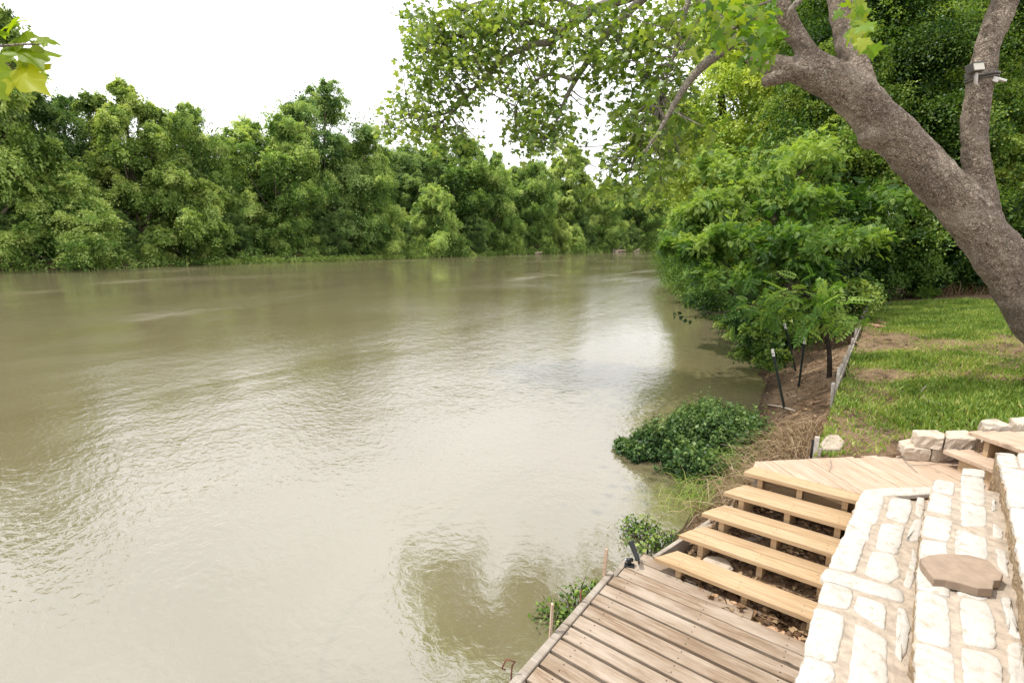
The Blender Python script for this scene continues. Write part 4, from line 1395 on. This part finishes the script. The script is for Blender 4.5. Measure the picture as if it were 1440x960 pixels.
STONES3 = [[(1402, 637), (1426, 639), (1431, 657), (1406, 655)], [(1408, 657), (1448, 665), (1450, 690), (1415, 684)], [(1416, 687), (1452, 692), (1455, 714), (1420, 711)], [(1421, 715), (1458, 720), (1466, 760), (1428, 753)], [(1429, 757), (1470, 764), (1480, 812), (1438, 803)],
           [(1438, 808), (1485, 818), (1495, 875), (1450, 866)], [(1450, 870), (1500, 880), (1510, 960), (1464, 945)], [(1432, 638), (1460, 640), (1468, 660), (1436, 657)], [(1454, 666), (1490, 670), (1494, 700), (1456, 692)]]


def cobbles(name, polys, z, jitter=.005):
    mb = MB()
    for pl_ in polys:
        P = [G(a, b_, z)[:2] for a, b_ in pl_]
        ar = sum(P[i][0] * P[(i + 1) % len(P)][1] - P[(i + 1) % len(P)][0] * P[i][1] for i in range(len(P)))
        if ar < 0: P = P[::-1]
        # round the corners (Chaikin) and roughen
        for it in range(2):
            Q = []
            for i in range(len(P)):
                a, b_ = P[i], P[(i + 1) % len(P)]
                w = .09 if it == 0 else .25
                Q += [a * (1 - w) + b_ * w, a * w + b_ * (1 - w)]
            P = Q
        Q = []
        for i in range(len(P)):
            a, b_ = P[i], P[(i + 1) % len(P)]
            n_ = max(1, int(np.linalg.norm(b_ - a) / .028))
            for j in range(n_):
                Q.append(a + (b_ - a) * j / n_ + rng.normal(size=2) * jitter * .45)
        P = np.array(Q)
        c_ = P.mean(axis=0)
        k = len(P)
        hgt = rng.uniform(-.004, .006)
        V = []
        rings = [(1.13, -.03), (1.115, -.004), (1.09, .003), (.98, .006), (.62, .010), (.3, .010)]
        for s_, dz in rings:
            for p in P:
                q = c_ + (p - c_) * s_
                V.append((q[0], q[1], z + dz + hgt + (mnoise.noise(Vector((q[0] * 9, q[1] * 9, 0))) * .007 + mnoise.noise(Vector((q[0] * 28, q[1] * 28, 5))) * .003 if s_ < 1 else 0)))
        V.append((c_[0], c_[1], z + .010 + hgt))
        F = []
        for r_ in range(len(rings) - 1):
            for i in range(k):
                j = (i + 1) % k
                F.append((r_ * k + i, r_ * k + j, (r_ + 1) * k + j, (r_ + 1) * k + i))
        for i in range(k):
            F.append(((len(rings) - 1) * k + i, (len(rings) - 1) * k + (i + 1) % k, len(V) - 1))
        mb.add(V, F)
    return mb


for nm_i, (Ed, ru, z, zb, st) in enumerate((
        (E1, lambda v: .60, SZ[0], .05, STONES1),
        (E2, lambda v: 1.12, SZ[1], .80, STONES2),
        (E3, lambda v: 3.2, SZ[2], .95, STONES3))):
    o = slab(Ed, ru, z - .002, zb, 'step', None, 0.0 if nm_i == 0 else 0.0)
    mb = cobbles('paving_stones', st, z)
    q = mb.build('paving_stones', M['stone'], o, True)
    q.matrix_parent_inverse = (Matrix.Translation(stone.location)).inverted() if False else Matrix.Identity(4)

# brown flagstone lying on the second stone step
zf = SZ[1] + .014
P = [(1294, 784), (1306, 780), (1330, 777.5), (1362, 780), (1389, 787), (1411, 807), (1407, 815), (1398, 816), (1396, 827), (1375, 827), (1352, 820), (1330, 815), (1313, 814), (1303, 801), (1296, 791)]
P = [G(a, b_, zf + .05)[:2] for a, b_ in P][::-1]
ar = sum(P[i][0] * P[(i + 1) % len(P)][1] - P[(i + 1) % len(P)][0] * P[i][1] for i in range(len(P)))
if ar < 0: P = P[::-1]
Q = []
for i in range(len(P)):
    a, b_ = P[i], P[(i + 1) % len(P)]
    n_ = max(1, int(np.linalg.norm(b_ - a) / .03))
    for j in range(n_): Q.append(tuple(a + (b_ - a) * j / n_ + rng.normal(size=2) * .0018))
mb = MB(); mb.prism(Q, zf, zf + .052, .004)
tag(mb.build('flagstone', M['flag']), 'flat brown angular flagstone lying on the white stone step', 'flagstone')


# retaining blocks at the lawn edge
def block(pts, z0, z1_, label):
    P = [G(a, b_, z1_)[:2] for a, b_ in pts]
    ar = sum(P[i][0] * P[(i + 1) % len(P)][1] - P[(i + 1) % len(P)][0] * P[i][1] for i in range(len(P)))
    if ar < 0: P = P[::-1]
    Q = []
    for i in range(len(P)):
        a, b_ = P[i], P[(i + 1) % len(P)]
        n_ = max(1, int(np.linalg.norm(b_ - a) / .035))
        for j in range(n_): Q.append(a + (b_ - a) * j / n_)
    k = len(Q); V = []; F = []
    c_ = np.mean(Q, axis=0)
    lev = [(z0, .99), (z0 + (z1_ - z0) * .3, 1.015), (z0 + (z1_ - z0) * .62, 1.02), (z1_ - .012, 1.0), (z1_, .955)]
    for z, s_ in lev:
        for p in Q:
            q = c_ + (p - c_) * s_ + rng.normal(size=2) * (.006 if z < z1_ - .02 else .003)
            V.append((q[0], q[1], z + rng.normal() * .002))
    V.append((c_[0], c_[1], z1_ + .002))
    for r_ in range(len(lev) - 1):
        for i in range(k):
            j = (i + 1) % k
            F.append((r_ * k + i, r_ * k + j, (r_ + 1) * k + j, (r_ + 1) * k + i))
    for i in range(k): F.append(((len(lev) - 1) * k + i, (len(lev) - 1) * k + (i + 1) % k, len(V) - 1))
    F.append(tuple(range(k - 1, -1, -1)))
    tag(quick('retaining_block', V, F, M['block']), label, 'stone block', 'retaining blocks beside the upper deck')


block([(1264, 619), (1282, 616), (1313, 625), (1309, 631), (1274, 629)], UZ + .004, 1.155, 'left block of the bottom course behind the upper deck')
block([(1313, 624), (1345, 620), (1365, 628), (1352, 632), (1312, 632)], UZ + .004, 1.152, 'right block of the bottom course behind the upper deck')
block([(1283, 604), (1318, 604), (1330, 610), (1327, 616), (1290, 611)], 1.160, 1.29, 'left block on top of the two block stack behind the deck')
block([(1330, 605), (1358, 604), (1378, 612), (1372, 617), (1331, 616)], 1.160, 1.29, 'right block of the upper course, beside the wooden step')
block([(1379, 590), (1400, 588), (1424, 598), (1384, 603)], 1.27, 1.415, 'pale block behind the upper wooden step, farther from the edge')
block([(1420, 587), (1450, 585), (1470, 594), (1430, 597)], 1.27, 1.415, 'pale block at the right frame edge behind the wooden step')
P = [G(x_, y_, UZ + .02)[:2] for x_, y_ in [(1262, 642), (1276, 638.5), (1262, 630), (1243, 630.5)]]
mb = MB(); mb.prism([tuple(p) for p in (P if sum(P[i][0] * P[(i + 1) % 4][1] - P[(i + 1) % 4][0] * P[i][1] for i in range(4)) > 0 else P[::-1])], UZ - .1, UZ + .02, .008)
tag(mb.build('paving_slab', M['mortar']), 'narrow pale slab half sunk at the deck edge left of the block stack', 'slab')

# ------------------------------------------------------------------ bank: posts, fence, sapling, small things
for (bx, by, tx, ty, lb) in ((1103, 575, 1086, 491, 'dark metal fence post nearest the water with white tip and stick at its foot'), (1119, 522, 1103, 455, 'dark metal fence post farthest up the bank beneath the sapling leaves'), (1123, 545, 1132, 474, 'dark metal fence post leaning right, closest to the sapling stem')):
    b = hit(bx, by); dist = float(np.dot(b - CAM, FW))
    t = W(tx, ty, dist)
    ax = Vector(t - b); L_ = ax.length; ax.normalize()
    root = empty('metal_post', tuple(b), lb, 'fence post', 'dark metal fence posts on the bank')
    Mx = Matrix.Translation(Vector(b) - ax * .25) @ ax.to_track_quat('Z', 'Y').to_matrix().to_4x4() @ Matrix.Rotation(R(30), 4, 'Z')
    mb = MB()
    mb.box(-.022, .022, -.004, .004, 0, L_ + .25 - .13, .001, M=Mx); mb.box(-.004, .004, .0045, .034, 0, L_ + .25 - .13, .001, M=Mx)
    for k in range(int(L_ / .09)):
        mb.box(-.006, .006, -.012, -.0045, .3 + k * .09, .325 + k * .09, .001, M=Mx)
    mb.build('shaft', M['post_green'], root)
    mb = MB()
    mb.box(-.022, .022, -.0045, .0045, L_ + .25 - .129, L_ + .25, .001, M=Mx); mb.box(-.0045, .0045, .005, .034, L_ + .25 - .129, L_ + .25, .001, M=Mx)
    mb.build('white_tip', M['post_white'], root)
a = hit(1080, 571); b = hit(1118, 580)
mb = MB(); mb.tube([a + np.array([0, 0, .03]), (a + b) * .5 + np.array([0, 0, .05]), b + np.array([0, 0, .03])], [.014, .017, .013], 7)
tag(mb.build('stick', M['twig'], None, True), 'pale stick lying across the foot of the nearest metal post', 'stick')

# low edging fence
fe = empty('edging_fence', (-.46, 15, 1.0), 'low grey edging fence with pale stakes along the river side of the lawn', 'fence')
mb = MB()
for v0 in np.arange(8.9, 21.4, 2.1):
    z = 1.0 + .006 * max(0, v0 - 9)
    Mx = Matrix.Translation(Vector((-.45, v0, z))) @ Matrix.Rotation(R(90), 4, 'Z') @ Matrix.Rotation(R(rng.normal() * .8), 4, 'X')
    mb.box(0, 2.09, -.012, .012, -.30, .05 + rng.normal() * .012, .003, M=Mx)
mb.build('edging_board', M['grey_wood'], fe)
vv = 8.95
while vv < 21.6:
    z = 1.0 + .006 * max(0, vv - 9)
    mb = MB()
    Mx = Matrix.Translation(Vector((-.497, vv, z))) @ Matrix.Rotation(R(rng.normal() * 3), 4, 'Y') @ Matrix.Rotation(R(rng.normal() * 3), 4, 'X')
    h_ = .10 + rng.uniform(-.03, .09)
    mb.box(-.022, .022, -.045, .045, -.42, h_, .004, M=Mx)
    mb.build('fence_stake', M['fence_pale'], fe)
    vv += rng.uniform(.55, .95) if vv < 11 else rng.uniform(.9, 1.3)
mb = MB(); mb.box(-.45, 4.3, 21.6, 21.66, .85, 1.20, .004); mb.build('end_board', M['grey_wood'], fe)

b = G(1146, 641, 1.0)
fp = empty('edging_post', (b[0], b[1], .8), 'short black and white edging post beside the upper deck corner', 'fence post')
Mx = Matrix.Translation(Vector((b[0], b[1], .6)))
mb = MB(); mb.box(-.022, .022, -.012, .012, 0, .62, .003, M=Mx); mb.build('white_face', M['fence_pale'], fp)
mb = MB(); mb.box(-.045, -.024, -.016, .016, 0, .58, .003, M=Mx); mb.build('black_edge', M['black'], fp)
mb = MB(); mb.box(.024, .05, -.02, .10, 0, .47, .003, M=Mx); mb.build('side_board', M['grey_wood'], fp)

# slab lying in the grass by the post, bricks by the fence
a = [(1153, 625), (1163, 612), (1180, 613), (1188, 622), (1182, 632), (1158, 633)]
P = [G(x_, y_, 1.03)[:2] for x_, y_ in a]
ar = sum(P[i][0] * P[(i + 1) % len(P)][1] - P[(i + 1) % len(P)][0] * P[i][1] for i in range(len(P)))
if ar < 0: P = P[::-1]
mb = MB(); mb.prism([tuple(p) for p in P], .93, 1.045, .01)
tag(mb.build('paving_slab', M['mortar']), 'tan flat slab in the lawn behind the upper deck post', 'slab')
BR = [(1224, 456, 'reddish paver nearest the fence in the little patch of pavers'), (1236, 452, 'reddish paver farthest from the viewer in the paver patch'), (1233, 459, 'reddish paver closest to the viewer in the paver patch'), (1245, 456, 'reddish paver at the lawn side of the paver patch')]
for i, (px, py, lb) in enumerate(BR):
    p = hit(px, py)
    Mx = Matrix.Translation(Vector((p[0], p[1], p[2] - .02))) @ Matrix.Rotation(rng.uniform(0, 3), 4, 'Z')
    mb = MB(); mb.box(-.20, .20, -.12, .12, 0, .07, .008, M=Mx)
    tag(mb.build('paver', M['brick']), lb, 'paver', 'reddish pavers beside the fence')

# sapling
b = hit(1166, 531); dist = float(np.dot(b - CAM, FW))
sp = empty('sapling', tuple(b), 'young tree with thin brown stem and feathery leaves beside the edging fence', 'tree')
mb = MB()
q, r_ = spline([b - np.array([0, 0, .2]), b, W(1166, 495, dist), W(1160, 465, dist), W(1148, 440, dist + .2), W(1125, 405, dist + .5), W(1090, 385, dist + .9)], [.055, .05, .042, .038, .03, .02, .008], 6)
mb.tube(q, r_, 9, wob=.1)
tips = []
for (px, py, dd_) in ((1070, 400, .6), (1060, 430, .3), (1090, 450, .1), (1120, 435, -.3), (1150, 425, -.5), (1185, 430, -.2), (1205, 440, .2), (1180, 405, .5), (1140, 395, .4), (1100, 415, -.2), (1215, 455, 0), (1045, 415, .6), (1130, 460, -.4), (1075, 445, .6), (1165, 450, -.3), (1040, 445, .5)):
    t = W(px, py, dist + dd_)
    a_ = q[int(rng.uniform(.55, .95) * (len(q) - 1))]
    mb.tube([a_, a_ * .5 + t * .5 + np.array([0, 0, .05]), t], [.014, .009, .004], 5)
    for k in range(10):
        f = rng.uniform(.35, 1.05)
        tips.append(a_ * (1 - f) + t * f + rng.normal(size=3) * .07)
mb.build('trunk', M['dark_bark'], sp, True)
tips = np.array(tips); N = len(tips)
ax = unit(rng.normal(size=(N, 3)) + np.array([0, 0, -.25]) - RT * .3)
leaves('crown', tips, unit(rng.normal(size=(N, 3)) * .4 + np.array([0, 0, 1.])), ax, rng.uniform(.22, .4, N), rng.uniform(.2, .9, N), FROND, M['pinnate'], sp)

# twig with dark leaves reaching over the water
ob = empty('hanging_twig', tuple(W(1060, 420, 12)), 'thin bare twig with few dark leaves reaching over the water', 'twig')
mb = MB()
q, r_ = spline([W(1070, 425, 12.4), W(1030, 437, 12), W(995, 440, 11.8), W(965, 446, 11.7), W(948, 440, 11.6)], [.02, .014, .010, .007, .003], 6)
mb.tube(q, r_, 6)
q2, r2 = spline([W(1000, 440, 11.8), W(980, 430, 11.7), W(966, 422, 11.6)], [.008, .006, .003], 4); mb.tube(q2, r2, 5)
mb.build('stem', M['dark_bark'], ob, True)
pp = np.array([p + rng.normal(size=3) * .05 for p in list(q) + list(q2)[2:] * 4])
leaves('leaves', pp, unit(rng.normal(size=(len(pp), 3)) + np.array([0, 0, .5])), unit(rng.normal(size=(len(pp), 3)) + np.array([0, 0, -.8])), .13, rng.uniform(0, .4, len(pp)), KITE, M['near_leaf_dark'], ob)


# bush in the water, weeds by the dock
def leafy_mounds(name, label, cat, mounds, size, n, mat, group=None, stems=40, tl=.5, inner=.55):
    root = empty(name, (mounds[0][0], mounds[0][1], 0), label, cat, group)
    pos = []; nn = []; tt = []
    tot = sum(m[3] ** 2 for m in mounds)
    stm = MB()
    for x, y, h, r in mounds:
        k = int(n * r * r / tot)
        d = sphere_dirs(k); d[:, 2] = np.abs(d[:, 2])
        rr = rng.uniform(inner, 1.03, k) ** .6
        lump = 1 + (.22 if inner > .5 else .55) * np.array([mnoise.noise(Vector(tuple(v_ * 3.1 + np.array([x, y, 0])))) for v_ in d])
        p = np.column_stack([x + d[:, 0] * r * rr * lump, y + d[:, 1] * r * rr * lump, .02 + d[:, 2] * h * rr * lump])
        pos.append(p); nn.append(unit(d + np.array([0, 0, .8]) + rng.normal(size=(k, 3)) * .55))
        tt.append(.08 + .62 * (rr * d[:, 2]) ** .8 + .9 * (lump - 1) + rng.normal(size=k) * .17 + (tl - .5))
        for i in range(max(2, int(stems * r))):
            a = rng.uniform(0, 2 * PI); s_ = rng.uniform(.3, 1.0)
            e = np.array([x + math.cos(a) * r * s_, y + math.sin(a) * r * s_, h * rng.uniform(.4, .95)])
            stm.tube([(x + rng.normal() * r * .15, y + rng.normal() * r * .15, -.1), ((x + e[0]) / 2, (y + e[1]) / 2, e[2] * .65), e], [.007, .005, .002], 4)
    pos = np.concatenate(pos); nn = np.concatenate(nn); tt = np.concatenate(tt)
    ax = unit(rng.normal(size=pos.shape) + np.array([0, 0, -.2]))
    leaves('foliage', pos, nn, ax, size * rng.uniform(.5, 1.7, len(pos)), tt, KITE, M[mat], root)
    stm.build('stems', M['dark_bark'], root)
    return root


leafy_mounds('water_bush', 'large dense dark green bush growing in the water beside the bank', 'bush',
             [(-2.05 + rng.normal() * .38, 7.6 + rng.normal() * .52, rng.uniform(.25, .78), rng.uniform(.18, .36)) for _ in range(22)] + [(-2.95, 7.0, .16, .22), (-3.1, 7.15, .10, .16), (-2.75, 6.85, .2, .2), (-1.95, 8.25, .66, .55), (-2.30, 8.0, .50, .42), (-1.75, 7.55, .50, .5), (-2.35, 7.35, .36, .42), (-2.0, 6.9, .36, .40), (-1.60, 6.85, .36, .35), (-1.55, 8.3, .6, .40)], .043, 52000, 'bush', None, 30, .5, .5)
leafy_mounds('water_weed', 'small sprawling green weed in the water past the dock corner', 'weed', [(-1.83, 4.86, .22, .32), (-1.66, 4.72, .26, .24), (-2.0, 5.02, .13, .22), (-1.55, 4.95, .18, .18)], .034, 650, 'near_leaf', 'water weeds beside the dock', 46, .6, .25)
leafy_mounds('water_weed', 'small green weed in the water along the dock rim between the stakes', 'weed', [(-1.92, 3.52, .20, .22), (-1.98, 3.25, .14, .22), (-1.86, 3.75, .14, .15)], .032, 480, 'near_leaf', 'water weeds beside the dock', 46, .58, .25)

# ------------------------------------------------------------------ lawn, dry grass, litter
def bare(u, v):
    n1 = mnoise.noise(Vector((u * .55 + 3, v * .38, 0))) + .5 * mnoise.noise(Vector((u * 1.7, v * 1.2, 4)))
    b_ = .0
    b_ += .85 * math.exp(-((v - 13.3) / 1.5) ** 2) * (1 if u > .2 else .8)
    b_ += .55 * math.exp(-((u + .2) / .55) ** 2) * (1 if v < 18 else .3)
    b_ += .45 * math.exp(-((v - 10.4) / .5) ** 2)
    if v > 16: b_ -= .7
    if 7.2 < v < 9.8 and u > .3: b_ -= .25
    return n1 * .9 + b_


pos = []; sz = []; tn = []
n_try = 330000
uu = rng.uniform(-.45, 9, n_try); vv_ = 5.4 + (22.4 - 5.4) * rng.uniform(0, 1, n_try) ** 1.25
for u, v in zip(uu, vv_):
    if u > .5 + (v - 5) * .52: continue
    if v < deck_line(u) + .04: continue
    if .2 < u < 1.6 and v < deck_line(u) + .25: continue
    bb = bare(u, v)
    p_ = 1 / (1 + math.exp((bb - .56) * 5))
    if rng.uniform() > p_ * .97 + .03: continue
    pos.append((u, v, float(ground_z(u, v)) + bump_noise(u, v) - .005))
    sz.append((.038 + .045 * p_) * rng.uniform(.6, 1.35))
    yel = mnoise.noise(Vector((u * 1.3, v * 1.3, 9)))
    tn.append(.40 + .40 * yel + rng.normal() * .22 + .30 * min(1, max(0, bb)))
pos = np.array(pos); N = len(pos)
print('grass', N)
ax = unit(np.column_stack([rng.normal(size=N) * .45, rng.normal(size=N) * .45, np.full(N, 1.)]))
WB = (BLADE[0] * np.array([1.9, 1, 1]), BLADE[1])
gr = leaves('lawn', pos, unit(rng.normal(size=(N, 3)) * np.array([1, 1, .2])), ax, np.array(sz), np.array(tn), WB, M['grass'])
tag(gr, 'patchy green grass of the lawn', None, None, 'stuff')

# dry grass hanging over the bank edge
ARC = []
for i in range(5):
    t = i / 4
    w = .012 * (1 - t * .85)
    ARC += [(-w, t * .8, .45 * math.sin(t * 2.2) * .9 - .18 * t * t), (w, t * .8, .45 * math.sin(t * 2.2) * .9 - .18 * t * t)]
ARCH = (np.array(ARC), [(2 * i, 2 * i + 1, 2 * i + 3, 2 * i + 2) for i in range(4)])
pos = []; ax = []; s2 = []
for i in range(1700):
    v = rng.uniform(5.3, 8.0); u = rng.normal() * .26 - .82 + (-.18 if v < 6 else 0)
    if u > -.45 or u < -1.5: continue
    pos.append((u, v, gz(u, v) - .02)); s2.append(rng.uniform(.22, .62))
    ax.append((-.7 + rng.normal() * 1.0, -.3 + rng.normal() * 1.0, rng.uniform(-.25, .5)))
pos = np.array(pos); N = len(pos)
dg_ = leaves('dry_grass', pos, np.tile(np.array([0, 0, 1.]), (N, 1)) + rng.normal(size=(N, 3)) * .25, np.array(ax), np.array(s2), rng.uniform(.1, 1, N), ARCH, M['straw'])
tag(dg_, 'straw coloured dry grass spilling over the bank edge', None, None, 'stuff')
pos = []; ax = []; s2 = []
for i in range(420):
    v = rng.normal() * .28 + 6.15; u = rng.normal() * .22 - 1.62
    pos.append((u, v, max(0, gz(u, v)) - .02)); s2.append(rng.uniform(.22, .5)); ax.append((rng.normal(), rng.normal(), .2))
for i in range(300):
    v = rng.uniform(6.6, 8.2); u = rng.normal() * .15 - 1.35
    pos.append((u, v, max(0, gz(u, v)) - .02)); s2.append(rng.uniform(.25, .6)); ax.append((rng.normal() - .4, rng.normal() - .3, .3))
N = len(pos)
gg = leaves('reeds', np.array(pos), np.tile(np.array([0, 0, 1.]), (N, 1)) + rng.normal(size=(N, 3)) * .2, np.array(ax), np.array(s2), rng.uniform(.3, .9, N), ARCH, M['grass'])
tag(gg, 'long green grass blades at the foot of the bank', None, None, 'stuff')
# scrub at the far end of the lawn
pos = []; ax = []; s2 = []
for i in range(700):
    p = W(rng.uniform(1325, 1400), 400, rng.uniform(17.8, 20))
    pos.append((p[0], p[1], 1.15)); s2.append(rng.uniform(.5, 1.1)); ax.append((rng.normal(), rng.normal(), .8))
N = len(pos)
gg = leaves('dry_scrub', np.array(pos), np.tile(np.array([0, 0, 1.]), (N, 1)) + rng.normal(size=(N, 3)) * .3, np.array(ax), np.array(s2), rng.uniform(.1, .8, N), ARCH, M['straw'])
tag(gg, 'dry scrub at the far end of the lawn', None, None, 'stuff')

# leaf litter on the bank, under the stairs and on the lawn
pos = []; s2 = []
for i in range(9000):
    k = i % 10
    if k < 4: v = rng.uniform(5.6, 18); u = rng.uniform(float(shore(v)) + .1, -.5)
    elif k < 7: u = rng.uniform(-1.4, -.1); v = rng.uniform(3.55, 5.2)
    else: u = rng.uniform(-.4, 5); v = rng.uniform(7, 21)
    if k >= 7 and v < deck_line(u) + .1: continue
    pos.append((u, v, gz(u, v) + .008)); s2.append(rng.uniform(.02, .07))
    if i % 25 == 0:
        u = rng.uniform(-1.0, -.1); v = rng.uniform(3.70, 4.0)
        pos.append((u, v, gz(u, v) + .012)); s2.append(rng.uniform(.04, .11))
N = len(pos)
lt = leaves('leaf_litter', np.array(pos), unit(rng.normal(size=(N, 3)) * .35 + np.array([0, 0, 1.])), unit(rng.normal(size=(N, 3)) * np.array([1, 1, .2])), np.array(s2), rng.uniform(0, 1, N) ** 1.4, KITE, M['litter'])
tag(lt, 'brown leaf litter on the bank and under the stairs', None, None, 'stuff')

# wood scraps between the dock and the bottom step
for px, py, l_, w_, a_, lb in ((1092, 880, .16, .08, 20, 'largest tan bark scrap on the soil below the bottom tread'), (1112, 895, .14, .05, 12, 'tan bark scrap nearest the dock boards'), (1122, 890, .07, .05, 70, 'small bark scrap beside the stone steps'), (1006, 836, .07, .035, 35, 'small bark scrap midway along the bottom tread'), (1032, 846, .06, .03, 10, 'thin bark scrap right of the midway one')):
    p = G(px, py, .36)
    z = max(gz(p[0], p[1]) + .012, DZ + .004 if p[1] < 3.70 else 0)
    mb = MB()
    n_ = 9
    Q = [(math.cos(2 * PI * k / n_) * l_ * .5 * rng.uniform(.75, 1.1), math.sin(2 * PI * k / n_) * w_ * .5 * rng.uniform(.7, 1.15)) for k in range(n_)]
    Mx = Matrix.Translation(Vector((p[0], p[1], z))) @ Matrix.Rotation(R(a_), 4, 'Z') @ Matrix.Rotation(R(8), 4, 'X')
    mb.prism(Q, 0, .014, .003, M=Mx)
    tag(mb.build('bark_scrap', M['chip']), lb, 'bark scrap', 'bark scraps below the stairs')
# limestone chunks in the soil under the stairs
p = G(1010, 785, .50)
mb = MB()
Q = [(.13 * math.cos(2 * PI * k / 11) * rng.uniform(.8, 1.1), .10 * math.sin(2 * PI * k / 11) * rng.uniform(.8, 1.1)) for k in range(11)]
mb.prism(Q, -.1, .04, .02, M=Matrix.Translation(Vector((p[0], p[1], gz(p[0], p[1]) + .02))))
tag(mb.build('rock', M['block']), 'pale rock in the soil behind the bottom tread', 'rock')

# twigs
mb = MB(); q, r_ = spline([hit(1295, 552) + np.array([0, 0, .04]), hit(1302, 565) + np.array([0, 0, .03]), hit(1322, 571) + np.array([0, 0, .03])], [.012, .012, .006], 4); mb.tube(q, r_, 6)
mb.tube([hit(1295, 552) + np.array([0, 0, .04]), hit(1302, 549) + np.array([0, 0, .08])], [.008, .004], 5)
tag(mb.build('stick', M['twig'], None, True), 'crooked pale stick lying on the lawn', 'stick')
mb = MB()
z_ = UZ + .008
mb.tube([G(1270, 645, z_), G(1278, 653, z_ + .01), G(1290, 664, z_)], [.004, .004, .002], 5)
mb.tube([G(1278, 653, z_ + .01), G(1296, 654, z_ + .01), G(1320, 651, z_)], [.0035, .003, .002], 5)
mb.tube([G(1266, 622, z_ + .12), G(1270, 645, z_)], [.002, .003], 5)
tag(mb.build('twig', M['grey_wood'], None, True), 'thin forked twig lying on the upper deck boards', 'twig')
mb = MB()
mb.tube([G(1168, 646, z_), G(1169, 654, z_ + .01), G(1166, 662, z_)], [.003, .003, .002], 5)
mb.tube([G(1169, 654, z_ + .01), G(1173, 658, z_)], [.002, .001], 5)
tag(mb.build('twig', M['grey_wood'], None, True), 'tiny dry sprig on the left part of the upper deck', 'twig')

# ------------------------------------------------------------------ sky, sun, camera
w = bpy.data.worlds.new('World'); bpy.context.scene.world = w
w.use_nodes = True
nt = w.node_tree; nt.nodes.clear()
out = nt.nodes.new('ShaderNodeOutputWorld'); bg = nt.nodes.new('ShaderNodeBackground')
sky = nt.nodes.new('ShaderNodeTexSky'); sky.sky_type = 'NISHITA'; sky.sun_disc = False
el = math.asin(SUN[2]); sky.sun_elevation = el; sky.sun_rotation = math.atan2(SUN[0], SUN[1])
tc = nt.nodes.new('ShaderNodeTexCoord')
mp = nt.nodes.new('ShaderNodeMapping'); mp.inputs['Scale'].default_value = (1, 1, 2.2)
nt.links.new(tc.outputs['Generated'], mp.inputs[0])
nz = nt.nodes.new('ShaderNodeTexNoise'); nz.inputs['Scale'].default_value = 2.6; nz.inputs['Detail'].default_value = 5
nt.links.new(mp.outputs[0], nz.inputs['Vector'])
cr = nt.nodes.new('ShaderNodeValToRGB'); cr.color_ramp.elements[0].position = .28; cr.color_ramp.elements[1].position = .6
cr.color_ramp.elements[0].color = (14, 14.3, 15, 1); cr.color_ramp.elements[1].color = (20, 20, 20, 1)
nt.links.new(nz.outputs['Fac'], cr.inputs[0])
mx = nt.nodes.new('ShaderNodeMix'); mx.data_type = 'RGBA'; mx.inputs[0].default_value = .93
nt.links.new(sky.outputs[0], mx.inputs[6]); nt.links.new(cr.outputs[0], mx.inputs[7])
nt.links.new(mx.outputs[2], bg.inputs[0]); bg.inputs[1].default_value = .10
nt.links.new(bg.outputs[0], out.inputs[0])

sl = bpy.data.lights.new('Sun', 'SUN'); sl.energy = 4.2; sl.angle = R(.6); sl.color = (1, .955, .88)
so = bpy.data.objects.new('Sun', sl); C.objects.link(so)
so.rotation_euler = Vector(SUN).to_track_quat('Z', 'Y').to_euler()
so.location = (0, 0, 30)

cam = bpy.data.cameras.new('Camera'); co_ = bpy.data.objects.new('Camera', cam); C.objects.link(co_)
cam.sensor_width = 36; cam.lens = 17.5; cam.clip_end = 3000; cam.clip_start = .05
co_.location = tuple(CAM); co_.rotation_euler = (PI / 2 - PITCH, 0, YAW)
sc = bpy.context.scene
sc.camera = co_
sc.view_settings.view_transform = 'Standard'; sc.view_settings.look = 'None'; sc.view_settings.exposure = 0; sc.view_settings.gamma = 1
sc.cycles.max_bounces = 8; sc.cycles.diffuse_bounces = 3; sc.cycles.glossy_bounces = 3; sc.cycles.transmission_bounces = 4
